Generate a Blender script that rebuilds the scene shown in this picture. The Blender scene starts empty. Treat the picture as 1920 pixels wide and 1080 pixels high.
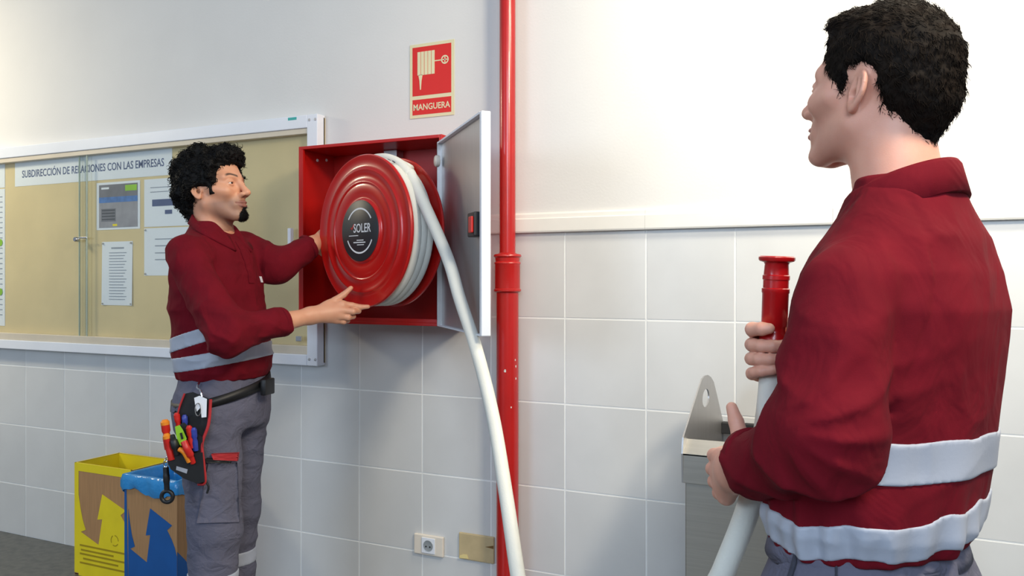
import bpy, bmesh, math
import numpy as np
from mathutils import Matrix, Vector
from math import pi, sin, cos, radians

# ------------------------------------------------------------------ camera, world, lights, exposure
SC = bpy.context.scene
COL = SC.collection
F_PX, Y_HOR, TH, DW, ZC = 1550.0, 525.0, radians(25.7), 2.667, 1.28

cam = bpy.data.cameras.new('camera'); cam.sensor_width = 36.0; cam.lens = F_PX / 1920 * 36
cam.shift_y = -15.0 / 1920; cam.clip_start = 0.02
camo = bpy.data.objects.new('camera', cam); COL.objects.link(camo)
camo.location = (0, -DW, ZC); camo.rotation_euler = (pi / 2, 0, TH)
SC.camera = camo

SC.view_settings.view_transform = 'Standard'; SC.view_settings.look = 'None'
SC.view_settings.gamma = 1.0; SC.view_settings.use_curve_mapping = False
SC.view_settings.exposure = 0.0

W = bpy.data.worlds.new('world'); SC.world = W; W.use_nodes = True
W.node_tree.nodes['Background'].inputs[0].default_value = (0.70, 0.82, 1.0, 1)
W.node_tree.nodes['Background'].inputs[1].default_value = 0.32

def area(name, loc, target, sx, sy, power, color):
    l = bpy.data.lights.new(name, 'AREA'); l.shape = 'RECTANGLE'; l.size = sx; l.size_y = sy
    l.energy = power; l.color = color
    o = bpy.data.objects.new(name, l); COL.objects.link(o); o.location = loc
    o.rotation_euler = (Vector(target) - Vector(loc)).to_track_quat('-Z', 'Y').to_euler()
    return o
area('ceiling_lamp_warm', (0.75, -1.75, 2.62), (-1.2, 0, 1.0), 0.35, 0.35, 42, (1.0, 0.87, 0.66))
area('ceiling_lamp_wall', (0.30, -0.70, 2.72), (0.12, 0.0, 1.75), 1.2, 0.3, 34, (1.0, 0.90, 0.70))
area('ceiling_lamp_far', (-4.95, -1.15, 2.65), (-4.35, 0, 0.55), 0.6, 0.4, 36, (1.0, 0.88, 0.64))
area('cool_fill_behind', (0.55, -4.1, 2.45), (0.0, 0, 1.1), 1.3, 1.3, 62, (0.70, 0.84, 1.0))  # unseen cool fill hung behind the camera, placed to brighten the near man
area('cool_fill_left', (-3.2, -5.95, 2.0), (-3.0, 0, 1.4), 2.2, 1.5, 90, (0.64, 0.80, 1.0))  # cool fill added for the left wall and its shadows, no actual window

# ------------------------------------------------------------------ materials
def lin(r, g, b):
    f = lambda c: (c / 255 / 12.92) if c / 255 <= 0.04045 else ((c / 255 + 0.055) / 1.055) ** 2.4
    return (f(r), f(g), f(b), 1)
MATS = {}
def mat(name, rgb, rough=0.5, metal=0.0, var=0.08, scale=8.0, bump=0.0, bscale=60.0, coat=0.0, rnd=0.0, spec=0.5,
        sheen=0.0, rgb2=None, stretch=None, sss=0.0, bdist=0.002, wrk=None):
    if name in MATS: return MATS[name]
    m = bpy.data.materials.new(name); m.use_nodes = True; nt = m.node_tree; N = nt.nodes; L = nt.links
    p = N['Principled BSDF']; p.inputs['Roughness'].default_value = rough; p.inputs['Metallic'].default_value = metal
    p.inputs['Coat Weight'].default_value = coat; p.inputs['Specular IOR Level'].default_value = spec
    p.inputs['Sheen Weight'].default_value = sheen
    if sss:
        p.inputs['Subsurface Weight'].default_value = sss; p.inputs['Subsurface Radius'].default_value = (0.012, 0.005, 0.003)
        p.inputs['Subsurface Scale'].default_value = 0.6
    tc = N.new('ShaderNodeTexCoord'); src = tc.outputs['Object']
    if stretch:
        mp = N.new('ShaderNodeMapping'); mp.inputs['Scale'].default_value = stretch
        L.new(src, mp.inputs['Vector']); src = mp.outputs['Vector']
    nz = N.new('ShaderNodeTexNoise'); nz.inputs['Scale'].default_value = scale; nz.inputs['Detail'].default_value = 4
    L.new(src, nz.inputs['Vector'])
    c = lin(*rgb); c2 = lin(*rgb2) if rgb2 else tuple(min(1, v * (1 - var * 2)) for v in c[:3]) + (1,)
    mx = N.new('ShaderNodeMix'); mx.data_type = 'RGBA'
    mr = N.new('ShaderNodeMapRange'); mr.inputs[1].default_value = 0.35; mr.inputs[2].default_value = 0.7
    L.new(nz.outputs['Fac'], mr.inputs[0]); L.new(mr.outputs[0], mx.inputs['Factor'])
    mx.inputs['A'].default_value = c; mx.inputs['B'].default_value = c2
    out = mx.outputs['Result']
    if rnd:
        oi = N.new('ShaderNodeObjectInfo'); hs = N.new('ShaderNodeHueSaturation')
        m2 = N.new('ShaderNodeMapRange'); m2.inputs[3].default_value = 1 - rnd; m2.inputs[4].default_value = 1 + rnd
        L.new(oi.outputs['Random'], m2.inputs[0]); L.new(m2.outputs[0], hs.inputs['Value']); L.new(out, hs.inputs['Color']); out = hs.outputs['Color']
    L.new(out, p.inputs['Base Color'])
    if bump:
        n2 = N.new('ShaderNodeTexNoise'); n2.inputs['Scale'].default_value = bscale; n2.inputs['Detail'].default_value = 3
        L.new(src, n2.inputs['Vector'])
        b = N.new('ShaderNodeBump'); b.inputs['Strength'].default_value = bump; b.inputs['Distance'].default_value = bdist
        L.new(n2.outputs['Fac'], b.inputs['Height']); L.new(b.outputs['Normal'], p.inputs['Normal'])
        if wrk:
            mp = N.new('ShaderNodeMapping'); mp.inputs['Scale'].default_value = wrk[0]; mp.inputs['Rotation'].default_value = wrk[1]
            L.new(tc.outputs['Object'], mp.inputs['Vector'])
            n3 = N.new('ShaderNodeTexNoise'); n3.inputs['Scale'].default_value = 1.0; n3.inputs['Detail'].default_value = 3; n3.inputs['Distortion'].default_value = 0.8
            L.new(mp.outputs['Vector'], n3.inputs['Vector'])
            b2 = N.new('ShaderNodeBump'); b2.inputs['Strength'].default_value = wrk[2]; b2.inputs['Distance'].default_value = 0.02
            L.new(n3.outputs['Fac'], b2.inputs['Height']); L.new(b2.outputs['Normal'], b.inputs['Normal'])
    MATS[name] = m
    return m

M_PLASTER = mat('plaster', (220, 219, 217), 0.9, var=0.02, scale=3, bump=0.15, bscale=120)
M_GROUT = mat('grout', (240, 241, 240), 0.9, var=0.05)
M_TILE = mat('tile', (213, 214, 214), 0.32, var=0.03, scale=5, bump=0.08, bscale=25, rnd=0.03)
M_DADO = mat('dado', (232, 230, 224), 0.5, var=0.02)
M_FLOOR = mat('floor', (98, 98, 92), 0.35, var=0.2, scale=30, rgb2=(74, 75, 72))
M_WHITE = mat('white_lacquer', (232, 236, 244), 0.35, var=0.02)
M_TRACK = mat('cream_track', (214, 203, 184), 0.5, var=0.05)
M_CORK = mat('cork', (228, 206, 160), 0.85, var=0.05, scale=4, bump=0.2, bscale=300)
M_PAPER = mat('paper', (236, 239, 246), 0.8, var=0.01)
M_INKB = mat('ink_blue', (84, 98, 140), 0.7, var=0.1)
M_INKG = mat('ink_grey', (165, 170, 182), 0.7, var=0.1)
M_INKD = mat('ink_dark', (70, 74, 82), 0.7, var=0.1)
M_RED = mat('red_paint', (190, 22, 18), 0.28, var=0.05, coat=0.25, scale=5)
M_PIPE = mat('pipe_red', (182, 30, 28), 0.27, var=0.06, coat=0.2, scale=10, bump=0.06, bscale=40)
M_CHIP = mat('paint_chip', (214, 208, 204), 0.6)
M_CABIN = mat('cabinet_red', (186, 20, 16), 0.35, var=0.06)
M_STEEL = mat('brushed_steel', (196, 195, 196), 0.42, 0.92, var=0.05, stretch=(120, 120, 2), scale=2, bump=0.02, bscale=3)
M_STEELS = mat('satin_steel', (196, 194, 188), 0.36, 0.9, var=0.05, stretch=(2, 2, 90), scale=2, bump=0.02, bscale=3)
M_CHROME = mat('chrome', (220, 220, 222), 0.15, 1.0, var=0.01)
M_BLACK = mat('black_plastic', (26, 27, 30), 0.45, var=0.1)
M_DARK = mat('dark_inside', (34, 34, 38), 0.7)
M_SIGNR = mat('sign_red', (214, 32, 24), 0.5, var=0.02)
M_SIGNC = mat('sign_cream', (224, 216, 176), 0.5, var=0.03)
M_YEL = mat('yellow_print', (246, 222, 36), 0.5, var=0.05)
M_YELD = mat('yellow_ink', (176, 150, 20), 0.5, var=0.05)
M_CARD = mat('cardboard', (182, 138, 94), 0.85, var=0.08, stretch=(60, 60, 3), scale=3)
M_BLUE = mat('blue_print', (22, 92, 164), 0.5, var=0.06)
M_BAG = mat('blue_bag', (58, 156, 226), 0.22, var=0.15, bump=0.5, bscale=30, bdist=0.01)
M_HOSE = mat('hose_white', (226, 226, 218), 0.55, var=0.05, bump=0.25, bscale=260)
M_HOSEI = mat('hose_print', (120, 124, 130), 0.7)
M_NOZ = mat('nozzle_red', (176, 18, 22), 0.28, var=0.04, coat=0.2)
M_LABEL = mat('label_black', (38, 42, 46), 0.4, var=0.05)
M_LABW = mat('label_white', (226, 228, 230), 0.5)
M_SHIRT = mat('polo_red', (110, 10, 27), 0.9, var=0.06, scale=14, bump=0.25, bscale=500, rgb2=(100, 8, 24), bdist=0.0006, spec=0.2, wrk=((13, 13, 8), (0.3, 0.5, 0.0), 0.45))
M_REFL = mat('reflective_tape', (174, 180, 194), 0.5, 0.0, var=0.05, bump=0.1, bscale=200)
M_TROU = mat('trouser_grey', (98, 98, 116), 0.9, var=0.08, scale=10, bump=0.3, bscale=450, bdist=0.0008, wrk=((20, 20, 26), (0.2, 0.6, 0.0), 0.5))
M_TROUD = mat('trouser_dark', (58, 60, 72), 0.9, var=0.08)
M_BELT = mat('belt_black', (22, 22, 25), 0.5, var=0.1)
M_HAIR1 = mat('hair_black', (15, 13, 13), 0.65, var=0.2, scale=40, spec=0.2)
M_HAIR2 = mat('hair_brown', (16, 12, 10), 0.7, var=0.2, scale=40, rgb2=(30, 22, 16), spec=0.1)
M_CREAM = mat('cream_plastic', (232, 222, 208), 0.4, var=0.03)
M_BEIGE = mat('beige_cover', (202, 182, 140), 0.55, var=0.12, scale=10)
M_STAIN = mat('rust_stain', (120, 86, 40), 0.8)
M_TAPE = mat('tape_scrap', (236, 216, 150), 0.4)
M_TEAL = mat('teal', (50, 176, 170), 0.5)
M_GREEN = mat('lime', (150, 206, 40), 0.45)
M_ORANGE = mat('orange', (240, 140, 30), 0.45)
M_TRED = mat('tool_red', (206, 36, 28), 0.4)
M_TBLU = mat('tool_blue', (48, 66, 160), 0.4)
M_PHOTO = mat('flyer_grey', (122, 122, 132), 0.5, var=0.15, scale=12)
M_PHOTO2 = mat('flyer_light', (160, 158, 166), 0.5, var=0.1, scale=20)
M_FBLUE = mat('flyer_blue', (80, 130, 200), 0.5, var=0.2, scale=25)
M_EYEW = mat('eye_white', (222, 216, 210), 0.2)
M_IRIS = mat('iris', (44, 30, 22), 0.2)
M_SHOE = mat('shoe_black', (24, 24, 26), 0.5)
M_RED_TRIM = mat('red_trim', (188, 44, 50), 0.7)
M_SOLE = mat('sole', (40, 40, 40), 0.8)

def glass_mat():
    m = bpy.data.materials.new('pane_glass'); m.use_nodes = True; nt = m.node_tree; N = nt.nodes; L = nt.links
    N.remove(N['Principled BSDF'])
    t = N.new('ShaderNodeBsdfTransparent'); t.inputs[0].default_value = (0.97, 0.985, 0.975, 1)
    g = N.new('ShaderNodeBsdfGlossy'); g.inputs['Roughness'].default_value = 0.03
    fr = N.new('ShaderNodeFresnel'); ge = N.new('ShaderNodeNewGeometry'); mr = N.new('ShaderNodeMapRange')
    mr.inputs[3].default_value = 1.45; mr.inputs[4].default_value = 1 / 1.45       # same reflectance on both faces of the thin pane
    L.new(ge.outputs['Backfacing'], mr.inputs[0]); L.new(mr.outputs[0], fr.inputs[0])
    mx = N.new('ShaderNodeMixShader'); L.new(fr.outputs[0], mx.inputs[0]); L.new(t.outputs[0], mx.inputs[1]); L.new(g.outputs[0], mx.inputs[2])
    L.new(mx.outputs[0], N['Material Output'].inputs['Surface'])
    return m
M_GLASS = glass_mat()
M_GEDGE = mat('glass_edge', (176, 190, 178), 0.2)

def skin_mat(name, rgb, lip, stub):
    m = bpy.data.materials.new(name); m.use_nodes = True; nt = m.node_tree; N = nt.nodes; L = nt.links
    p = N['Principled BSDF']; p.inputs['Roughness'].default_value = 0.48
    p.inputs['Subsurface Weight'].default_value = 0.25; p.inputs['Subsurface Radius'].default_value = (0.012, 0.005, 0.003)
    p.inputs['Subsurface Scale'].default_value = 0.5
    nz = N.new('ShaderNodeTexNoise'); nz.inputs['Scale'].default_value = 35; nz.inputs['Detail'].default_value = 5
    tc = N.new('ShaderNodeTexCoord'); L.new(tc.outputs['Object'], nz.inputs['Vector'])
    c = lin(*rgb)
    m0 = N.new('ShaderNodeMix'); m0.data_type = 'RGBA'; L.new(nz.outputs['Fac'], m0.inputs['Factor'])
    m0.inputs['A'].default_value = c; m0.inputs['B'].default_value = (c[0] * 0.9, c[1] * 0.78, c[2] * 0.74, 1)
    col = m0.outputs['Result']
    for att, cc in (('lip', lip), ('stubble', stub), ('brow', (40, 28, 24))):
        a = N.new('ShaderNodeAttribute'); a.attribute_name = att
        mm = N.new('ShaderNodeMix'); mm.data_type = 'RGBA'; L.new(a.outputs['Fac'], mm.inputs['Factor'])
        L.new(col, mm.inputs['A']); mm.inputs['B'].default_value = lin(*cc); col = mm.outputs['Result']
    L.new(col, p.inputs['Base Color'])
    b = N.new('ShaderNodeBump'); b.inputs['Strength'].default_value = 0.12; b.inputs['Distance'].default_value = 0.001
    n2 = N.new('ShaderNodeTexNoise'); n2.inputs['Scale'].default_value = 500; L.new(tc.outputs['Object'], n2.inputs['Vector'])
    L.new(n2.outputs['Fac'], b.inputs['Height']); L.new(b.outputs['Normal'], p.inputs['Normal'])
    return m
M_SKIN1 = skin_mat('skin_warm', (222, 166, 134), (188, 106, 96), (96, 74, 66))
M_SKIN2 = skin_mat('skin_pink', (222, 168, 147), (180, 100, 94), (160, 116, 100))

# ------------------------------------------------------------------ object helpers
ROOTM = {}
def tag(o, label=None, cat=None, group=None, kind=None):
    if label: o['label'] = label
    if cat: o['category'] = cat
    if group: o['group'] = group
    if kind: o['kind'] = kind
    return o
def empty(name, loc, label, cat, group=None, rz=0.0):
    o = bpy.data.objects.new(name, None); COL.objects.link(o); o.location = loc; o.rotation_euler = (0, 0, rz)
    o.empty_display_size = 0.1
    ROOTM[o.name] = (Matrix.Translation(loc) @ Matrix.Rotation(rz, 4, 'Z')).inverted()
    return tag(o, label, cat, group)
def inv_of(parent):
    while parent is not None:
        if parent.name in ROOTM: return ROOTM[parent.name]
        parent = parent.parent
    return Matrix.Identity(4)
def link(name, V, Fc, mats, parent=None, smooth=False, midx=None, attrs=None):
    """V world coordinates; parts are stored in the frame of their thing; top-level meshes get their base as origin"""
    V = np.asarray(V, dtype=np.float64).reshape(-1, 3)
    loc = None
    if parent is not None:
        I = np.array(inv_of(parent)); V = V @ I[:3, :3].T + I[:3, 3]
    else:
        lo, hi = V.min(0), V.max(0); loc = np.array([(lo[0] + hi[0]) / 2, (lo[1] + hi[1]) / 2, lo[2]]); V = V - loc
    me = bpy.data.meshes.new(name)
    if isinstance(Fc, np.ndarray):
        n, k = Fc.shape
        me.vertices.add(len(V)); me.vertices.foreach_set('co', V.astype(np.float32).ravel())
        me.loops.add(n * k); me.loops.foreach_set('vertex_index', Fc.astype(np.int32).ravel())
        me.polygons.add(n); me.polygons.foreach_set('loop_start', np.arange(0, n * k, k, dtype=np.int32))
        me.update(calc_edges=True)
    else:
        me.from_pydata(V.tolist(), [], Fc)
    for m in (mats if isinstance(mats, (list, tuple)) else [mats]): me.materials.append(m)
    if midx is not None: me.polygons.foreach_set('material_index', np.asarray(midx, dtype=np.int32))
    if smooth: me.polygons.foreach_set('use_smooth', np.ones(len(me.polygons), dtype=bool))
    if attrs:
        for k, v in attrs.items():
            a = me.attributes.new(k, 'FLOAT', 'POINT'); a.data.foreach_set('value', v.astype(np.float32))
    me.update()
    o = bpy.data.objects.new(name, me); COL.objects.link(o)
    if parent is not None: o.parent = parent
    else:
        o.location = loc; ROOTM[o.name] = Matrix.Translation(loc).inverted()
    return o
class MB:
    def __init__(s): s.v = []; s.f = []; s.m = []
    def add(s, V, Fc, mi=0):
        b = len(s.v); s.v += [tuple(map(float, p)) for p in V]; s.f += [[b + i for i in q] for q in Fc]; s.m += [mi] * len(Fc); return s
    def bm(s, bm, mi=0):
        bm.verts.index_update(); s.add([v.co[:] for v in bm.verts], [[v.index for v in f.verts] for f in bm.faces], mi); bm.free(); return s
    def box(s, x0, x1, y0, y1, z0, z1, bev=0.0, mi=0, M=None, seg=2):
        bm = bmesh.new(); bmesh.ops.create_cube(bm, size=1)
        for v in bm.verts: v.co = Vector((x0 + (v.co.x + .5) * (x1 - x0), y0 + (v.co.y + .5) * (y1 - y0), z0 + (v.co.z + .5) * (z1 - z0)))
        if bev: bmesh.ops.bevel(bm, geom=bm.edges[:], offset=bev, segments=seg, affect='EDGES', profile=0.5)
        if M is not None: bm.transform(M)
        return s.bm(bm, mi)
    def lathe(s, prof, M=None, n=48, mi=0):
        """prof: (r, h) around local Z"""
        V = []; Fc = []
        for r, h in prof:
            for k in range(n): V.append((r * cos(2 * pi * k / n), r * sin(2 * pi * k / n), h))
        for i in range(len(prof) - 1):
            for k in range(n): Fc.append([i * n + k, i * n + (k + 1) % n, (i + 1) * n + (k + 1) % n, (i + 1) * n + k])
        if prof[0][0] > 1e-6: Fc.append(list(range(n))[::-1])
        if prof[-1][0] > 1e-6: Fc.append([(len(prof) - 1) * n + k for k in range(n)])
        if M is not None: V = [tuple(M @ Vector(p)) for p in V]
        return s.add(V, Fc, mi)
    def tube(s, pts, rad, n=12, mi=0, caps=True):
        V, Fc = tube_mesh(pts, rad, n, caps); return s.add(V, Fc, mi)
    def prism(s, poly, fn, h, mi=0):
        """poly 2-D, fn(a,b,t)->world, extruded t=0..h"""
        n = len(poly); V = [fn(a, b, 0) for a, b in poly] + [fn(a, b, h) for a, b in poly]
        Fc = [list(range(n))[::-1], [n + i for i in range(n)]] + [[i, (i + 1) % n, n + (i + 1) % n, n + i] for i in range(n)]
        return s.add(V, Fc, mi)
    def build(s, name, mats, parent=None, smooth=False):
        o = link(name, s.v, s.f, mats, parent, smooth, s.m)
        bm = bmesh.new(); bm.from_mesh(o.data); bmesh.ops.recalc_face_normals(bm, faces=bm.faces[:]); bm.to_mesh(o.data); bm.free()
        if smooth == 'auto':
            import math as _m
            o.data.set_sharp_from_angle(angle=radians(38))
        return o
def tube_mesh(pts, rad, n=12, caps=True):
    P = [Vector(p) for p in pts]; m = len(P); R = rad if isinstance(rad, (list, tuple, np.ndarray)) else [rad] * m
    T = [((P[min(i + 1, m - 1)] - P[max(i - 1, 0)]).normalized()) for i in range(m)]
    up = Vector((0, 0, 1)) if abs(T[0].z) < 0.9 else Vector((1, 0, 0))
    A = (up - T[0] * up.dot(T[0])).normalized(); V = []; Fc = []
    for i in range(m):
        A = (A - T[i] * A.dot(T[i])).normalized(); B = T[i].cross(A)
        for k in range(n):
            a = 2 * pi * k / n; V.append(tuple(P[i] + (A * cos(a) + B * sin(a)) * R[i]))
    for i in range(m - 1):
        for k in range(n): Fc.append([i * n + k, i * n + (k + 1) % n, (i + 1) * n + (k + 1) % n, (i + 1) * n + k])
    if caps: Fc += [list(range(n))[::-1], [(m - 1) * n + k for k in range(n)]]
    return V, Fc
def spline(pts, n=12):
    P = np.array(pts, float); out = []
    Q = np.vstack([2 * P[0] - P[1], P, 2 * P[-1] - P[-2]])
    for i in range(1, len(Q) - 2):
        for t in np.linspace(0, 1, n, endpoint=False):
            a, b, c, d = Q[i - 1], Q[i], Q[i + 1], Q[i + 2]
            out.append(0.5 * (2 * b + (c - a) * t + (2 * a - 5 * b + 4 * c - d) * t * t + (-a + 3 * b - 3 * c + d) * t ** 3))
    out.append(P[-1]); return np.array(out)
def text(name, body, M, width, mat_, parent, thick=0.0004, bold=0.0, height=None):
    """lettering as a thin mesh, centred on the local origin of M (local X right, Y up, Z out)"""
    cu = bpy.data.curves.new(name, 'FONT'); cu.body = body; cu.size = 1; cu.align_x = 'CENTER'; cu.align_y = 'CENTER'
    cu.offset = bold; cu.resolution_u = 3
    t = bpy.data.objects.new(name, cu); COL.objects.link(t)
    dg = bpy.context.evaluated_depsgraph_get(); me = bpy.data.meshes.new_from_object(t.evaluated_get(dg))
    V = np.array([v.co[:] for v in me.vertices]); Fc = [list(p.vertices) for p in me.polygons]
    bpy.data.objects.remove(t); bpy.data.curves.remove(cu); bpy.data.meshes.remove(me)
    lo, hi = V.min(0), V.max(0); V -= (lo + hi) / 2; sx = width / (hi[0] - lo[0]); sy = height / (hi[1] - lo[1]) if height else sx
    V = V * [sx, sy, 0]; n = len(V); V = np.vstack([V, V + [0, 0, thick]])
    W_ = [tuple(M @ Vector(p)) for p in V]
    return link(name, W_, [[n + i for i in f] for f in Fc] + [f[::-1] for f in Fc], mat_, parent)
def wallM(x, z, off):          # frame on a plane parallel to the back wall: X right, Y up, Z towards the room
    return Matrix.Translation((x, -off, z)) @ Matrix.Rotation(pi / 2, 4, 'X')
def wx(px, off=0.0):           # world X on the plane y=-off seen at pixel column px (1920 frame)
    u = (px - 960) / F_PX; d = (DW - off) / (u * sin(TH) + cos(TH)); return d * (u * cos(TH) - sin(TH))
def wz(px, py, off=0.0):
    u = (px - 960) / F_PX; d = (DW - off) / (u * sin(TH) + cos(TH)); return ZC + d * (Y_HOR - py) / F_PX
CTH, STH = cos(TH), sin(TH)
def C(px, py, d):              # view-aligned frame: x right, y away from the viewpoint, z height
    return np.array([(px - 960) / F_PX * d, d, ZC + (Y_HOR - py) / F_PX * d])
def c2w(V):
    V = np.atleast_2d(np.asarray(V, float)); return np.stack([V[:, 0] * CTH - V[:, 1] * STH, V[:, 0] * STH + V[:, 1] * CTH - DW, V[:, 2]], 1)
def Wp(px, py, d): return c2w(C(px, py, d))[0]

# ------------------------------------------------------------------ the setting
floor = MB().box(-7, 3.2, -6, 0.2, -0.1, 0.0).build('floor', M_FLOOR); tag(floor, kind='structure')
wall = MB().box(-7, 3.2, 0.0014, 0.2, 0.0, 1.45, mi=1).box(-7, 3.2, 0.0, 0.2, 1.45, 3.2, mi=0).build('wall_back', [M_PLASTER, M_GROUT]); tag(wall, kind='structure')
wall2 = MB().box(-7, 3.2, -6.2, -6.0, 0.0, 3.2).build('wall_front', M_PLASTER); tag(wall2, kind='structure')
TW, GAP = 0.29, 0.0034
rows = [(0.0, 0.253), (0.253, 0.551), (0.551, 0.849), (0.849, 1.147), (1.147, 1.447)]
tmesh = {}
for k in range(-17, 7):
    x0 = -0.499 + TW * k
    for ri, (z0, z1) in enumerate(rows):
        if ri in tmesh:
            o = tmesh[ri].copy(); COL.objects.link(o); o.location = Vector((x0 + 0.499, 0, 0)) + tmesh['l%d' % ri]
        else:
            mb = MB().box(-0.499 + GAP / 2, -0.499 + TW - GAP / 2, 0.0, 0.0045, z0 + GAP / 2, z1 - GAP / 2)
            V = np.array(mb.v); front = V[:, 1] < 0.002     # tiny pillow edge
            cx, cz = -0.499 + TW / 2, (z0 + z1) / 2
            V[front, 0] = cx + (V[front, 0] - cx) * 0.988; V[front, 2] = cz + (V[front, 2] - cz) * 0.988
            o = link('tile', V, mb.f, M_TILE, wall)
            tmesh[ri] = o; tmesh['l%d' % ri] = o.location.copy()
            o.location = Vector((x0 + 0.499, 0, 0)) + tmesh['l%d' % ri]
trim = MB().box(-7, 3.2, -0.004, 0.003, 1.449, 1.515).build('trim_1', M_DADO); tag(trim, kind='structure')
for x0, x1 in [(-7.0, -6.0), (-6.0, -4.952), (-1.447, -1.368)] + [(-1.368 + 0.58 * k, -1.368 + 0.58 * (k + 1)) for k in range(7)]:
    MB().prism([(0, 1.447), (-0.016, 1.447), (-0.018, 1.452), (-0.018, 1.494), (-0.013, 1.498), (-0.012, 1.510), (-0.006, 1.517), (0, 1.517)],
               lambda a, b, t, x0=x0: (x0 + 0.0003 + t, a - 0.002, b), x1 - x0 - 0.0006).build('trim_piece', M_DADO, trim)

# ------------------------------------------------------------------ red pipe
PX, PY = wx(952, 0.06), -0.062
pipe = empty('fire_main_pipe', (PX, PY, 0), 'tall glossy red standpipe with flanged coupling beside the open hose cabinet', 'pipe')
T = Matrix.Translation((PX, PY, 0))
MB().lathe([(0.028, 1.36), (0.028, 3.0)], T, 40).build('upper_pipe', M_PIPE, pipe, 'auto')
MB().lathe([(0.039, 0.0), (0.039, 1.245)], T, 40).build('lower_pipe', M_PIPE, pipe, 'auto')
MB().lathe([(0.030, 1.375), (0.033, 1.372), (0.046, 1.370), (0.049, 1.366), (0.049, 1.362), (0.044, 1.358), (0.0425, 1.345), (0.046, 1.342),
            (0.047, 1.338), (0.0445, 1.334), (0.0445, 1.250), (0.048, 1.247), (0.048, 1.241), (0.044, 1.238), (0.039, 1.236)], T, 40).build('coupling', M_PIPE, pipe, 'auto')
rng = np.random.default_rng(5)
for (px, py, s) in ((948, 695, 7), (968, 676, 4), (969, 688, 5), (969, 711, 5), (960, 764, 4), (945, 852, 4)):
    a0 = math.asin(max(-0.97, min(0.97, (px - 953) / 21.5))) ; vdir = math.atan2(-DW - PY, 0 - PX)
    a = vdir + a0; z = wz(px, py, 0.09); hh = s * 0.0019 / 2; V = []; Fc = []
    n = 10
    for k in range(n):
        t = 2 * pi * k / n; rr = hh * (0.7 + 0.5 * rng.random()); da = rr * 0.6 * cos(t) / 0.0393; dz = rr * sin(t)
        V.append((PX + 0.0394 * cos(a + da), PY + 0.0394 * sin(a + da), z + dz))
    link('paint_chip', V, [list(range(n))], M_CHIP, pipe)

# ------------------------------------------------------------------ hose cabinet
CX0, CX1, CY, CZ0, CZ1 = -2.075, -1.45, -0.21, 1.12, 1.782
cab = empty('hose_cabinet', ((CX0 + CX1) / 2, 0, CZ0), 'open red metal wall cabinet holding the hose reel, steel door swung right', 'cabinet')
th = 0.012
mb = MB().box(CX0, CX1, -0.012, -0.001, CZ0, CZ1).box(CX0, CX0 + th, CY, -0.012, CZ0, CZ1, 0.002).box(CX1 - th, CX1, CY, -0.012, CZ0, CZ1, 0.002)
mb.box(CX0 + th, CX1 - th, CY, -0.012, CZ0, CZ0 + th, 0.002).box(CX0 + th, CX1 - th, CY, -0.012, CZ1 - th, CZ1, 0.002)
mb.build('body', M_CABIN, cab)
MB().box(CX0 + th, CX0 + 0.022, CY, CY + 0.01, CZ0 + th, CZ1 - th).box(CX0 + th, CX1 - th, CY, CY + 0.01, CZ0 + th, CZ0 + 0.024).build('front_flange', M_CABIN, cab)
for (yy, zz) in ((-0.115, 1.742), (-0.060, 1.750)):
    MB().lathe([(0.006, 0), (0.005, 0.003)], Matrix.Translation((CX0 + th, yy, zz)) @ Matrix.Rotation(pi / 2, 4, 'Y'), 14).build('screw_or_light_dot', M_CHIP, cab)  # pale discs stand in for small holes with light showing through
MB().box(CX0 + 0.28, CX0 + 0.34, -0.06, -0.012, CZ1 - 0.05, CZ1 - th, 0.003).build('bracket', M_STEEL, cab)
# door: hinge on the right, opened past its own line
hinge = Vector((CX1 - 0.012, CY - 0.004, 0)); ang = radians(-46.5); DWID = 0.545
DM = Matrix.Translation((hinge.x, hinge.y, 0)) @ Matrix.Rotation(ang, 4, 'Z') @ Matrix.Scale(-1, 4, (0, 1, 0))   # local x along the door, +y is its inside face
dz0, dz1 = CZ0 + 0.004, CZ1 - 0.03
d = MB().box(0.0, DWID, -0.018, -0.010, dz0, dz1, M=DM)
door = d.build('door', M_STEEL, cab)
MB().box(0.0, DWID, -0.018, 0.004, dz1 - 0.004, dz1 + 0.002, M=DM).build('door_lip', M_WHITE, door)
MB().box(0, DWID, -0.018, 0.004, dz0 - 0.002, dz0 + 0.003, M=DM).build('door_lip', M_WHITE, door)
MB().box(DWID - 0.004, DWID + 0.016, -0.024, 0.004, dz0 - 0.002, dz1 + 0.002, 0.003, M=DM).build('door_edge', M_WHITE, door)
MB().box(0.004, 0.010, -0.018, 0.006, dz0, dz1, M=DM).build('hinge_strip', M_STEEL, door)
lz = wz(905, 422, 0.55)
MB().box(DWID - 0.085, DWID - 0.012, -0.010, 0.018, lz - 0.035, lz + 0.035, 0.004, M=DM).build('latch', M_BLACK, door)
MB().box(DWID - 0.045, DWID - 0.014, 0.018, 0.026, lz - 0.025, lz + 0.022, 0.003, M=DM).build('latch_lever', M_TRED, door)
MB().lathe([(0.0, 0), (0.018, 0.0), (0.02, 0.004), (0.02, 0.012), (0.016, 0.016), (0.006, 0.018), (0, 0.018)],
           DM @ Matrix.Translation((0.014, 0.0, dz1 - 0.065)) @ Matrix.Rotation(-pi / 2, 4, 'X'), 20).build('hinge_roller', M_CREAM, door, 'auto')

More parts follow.
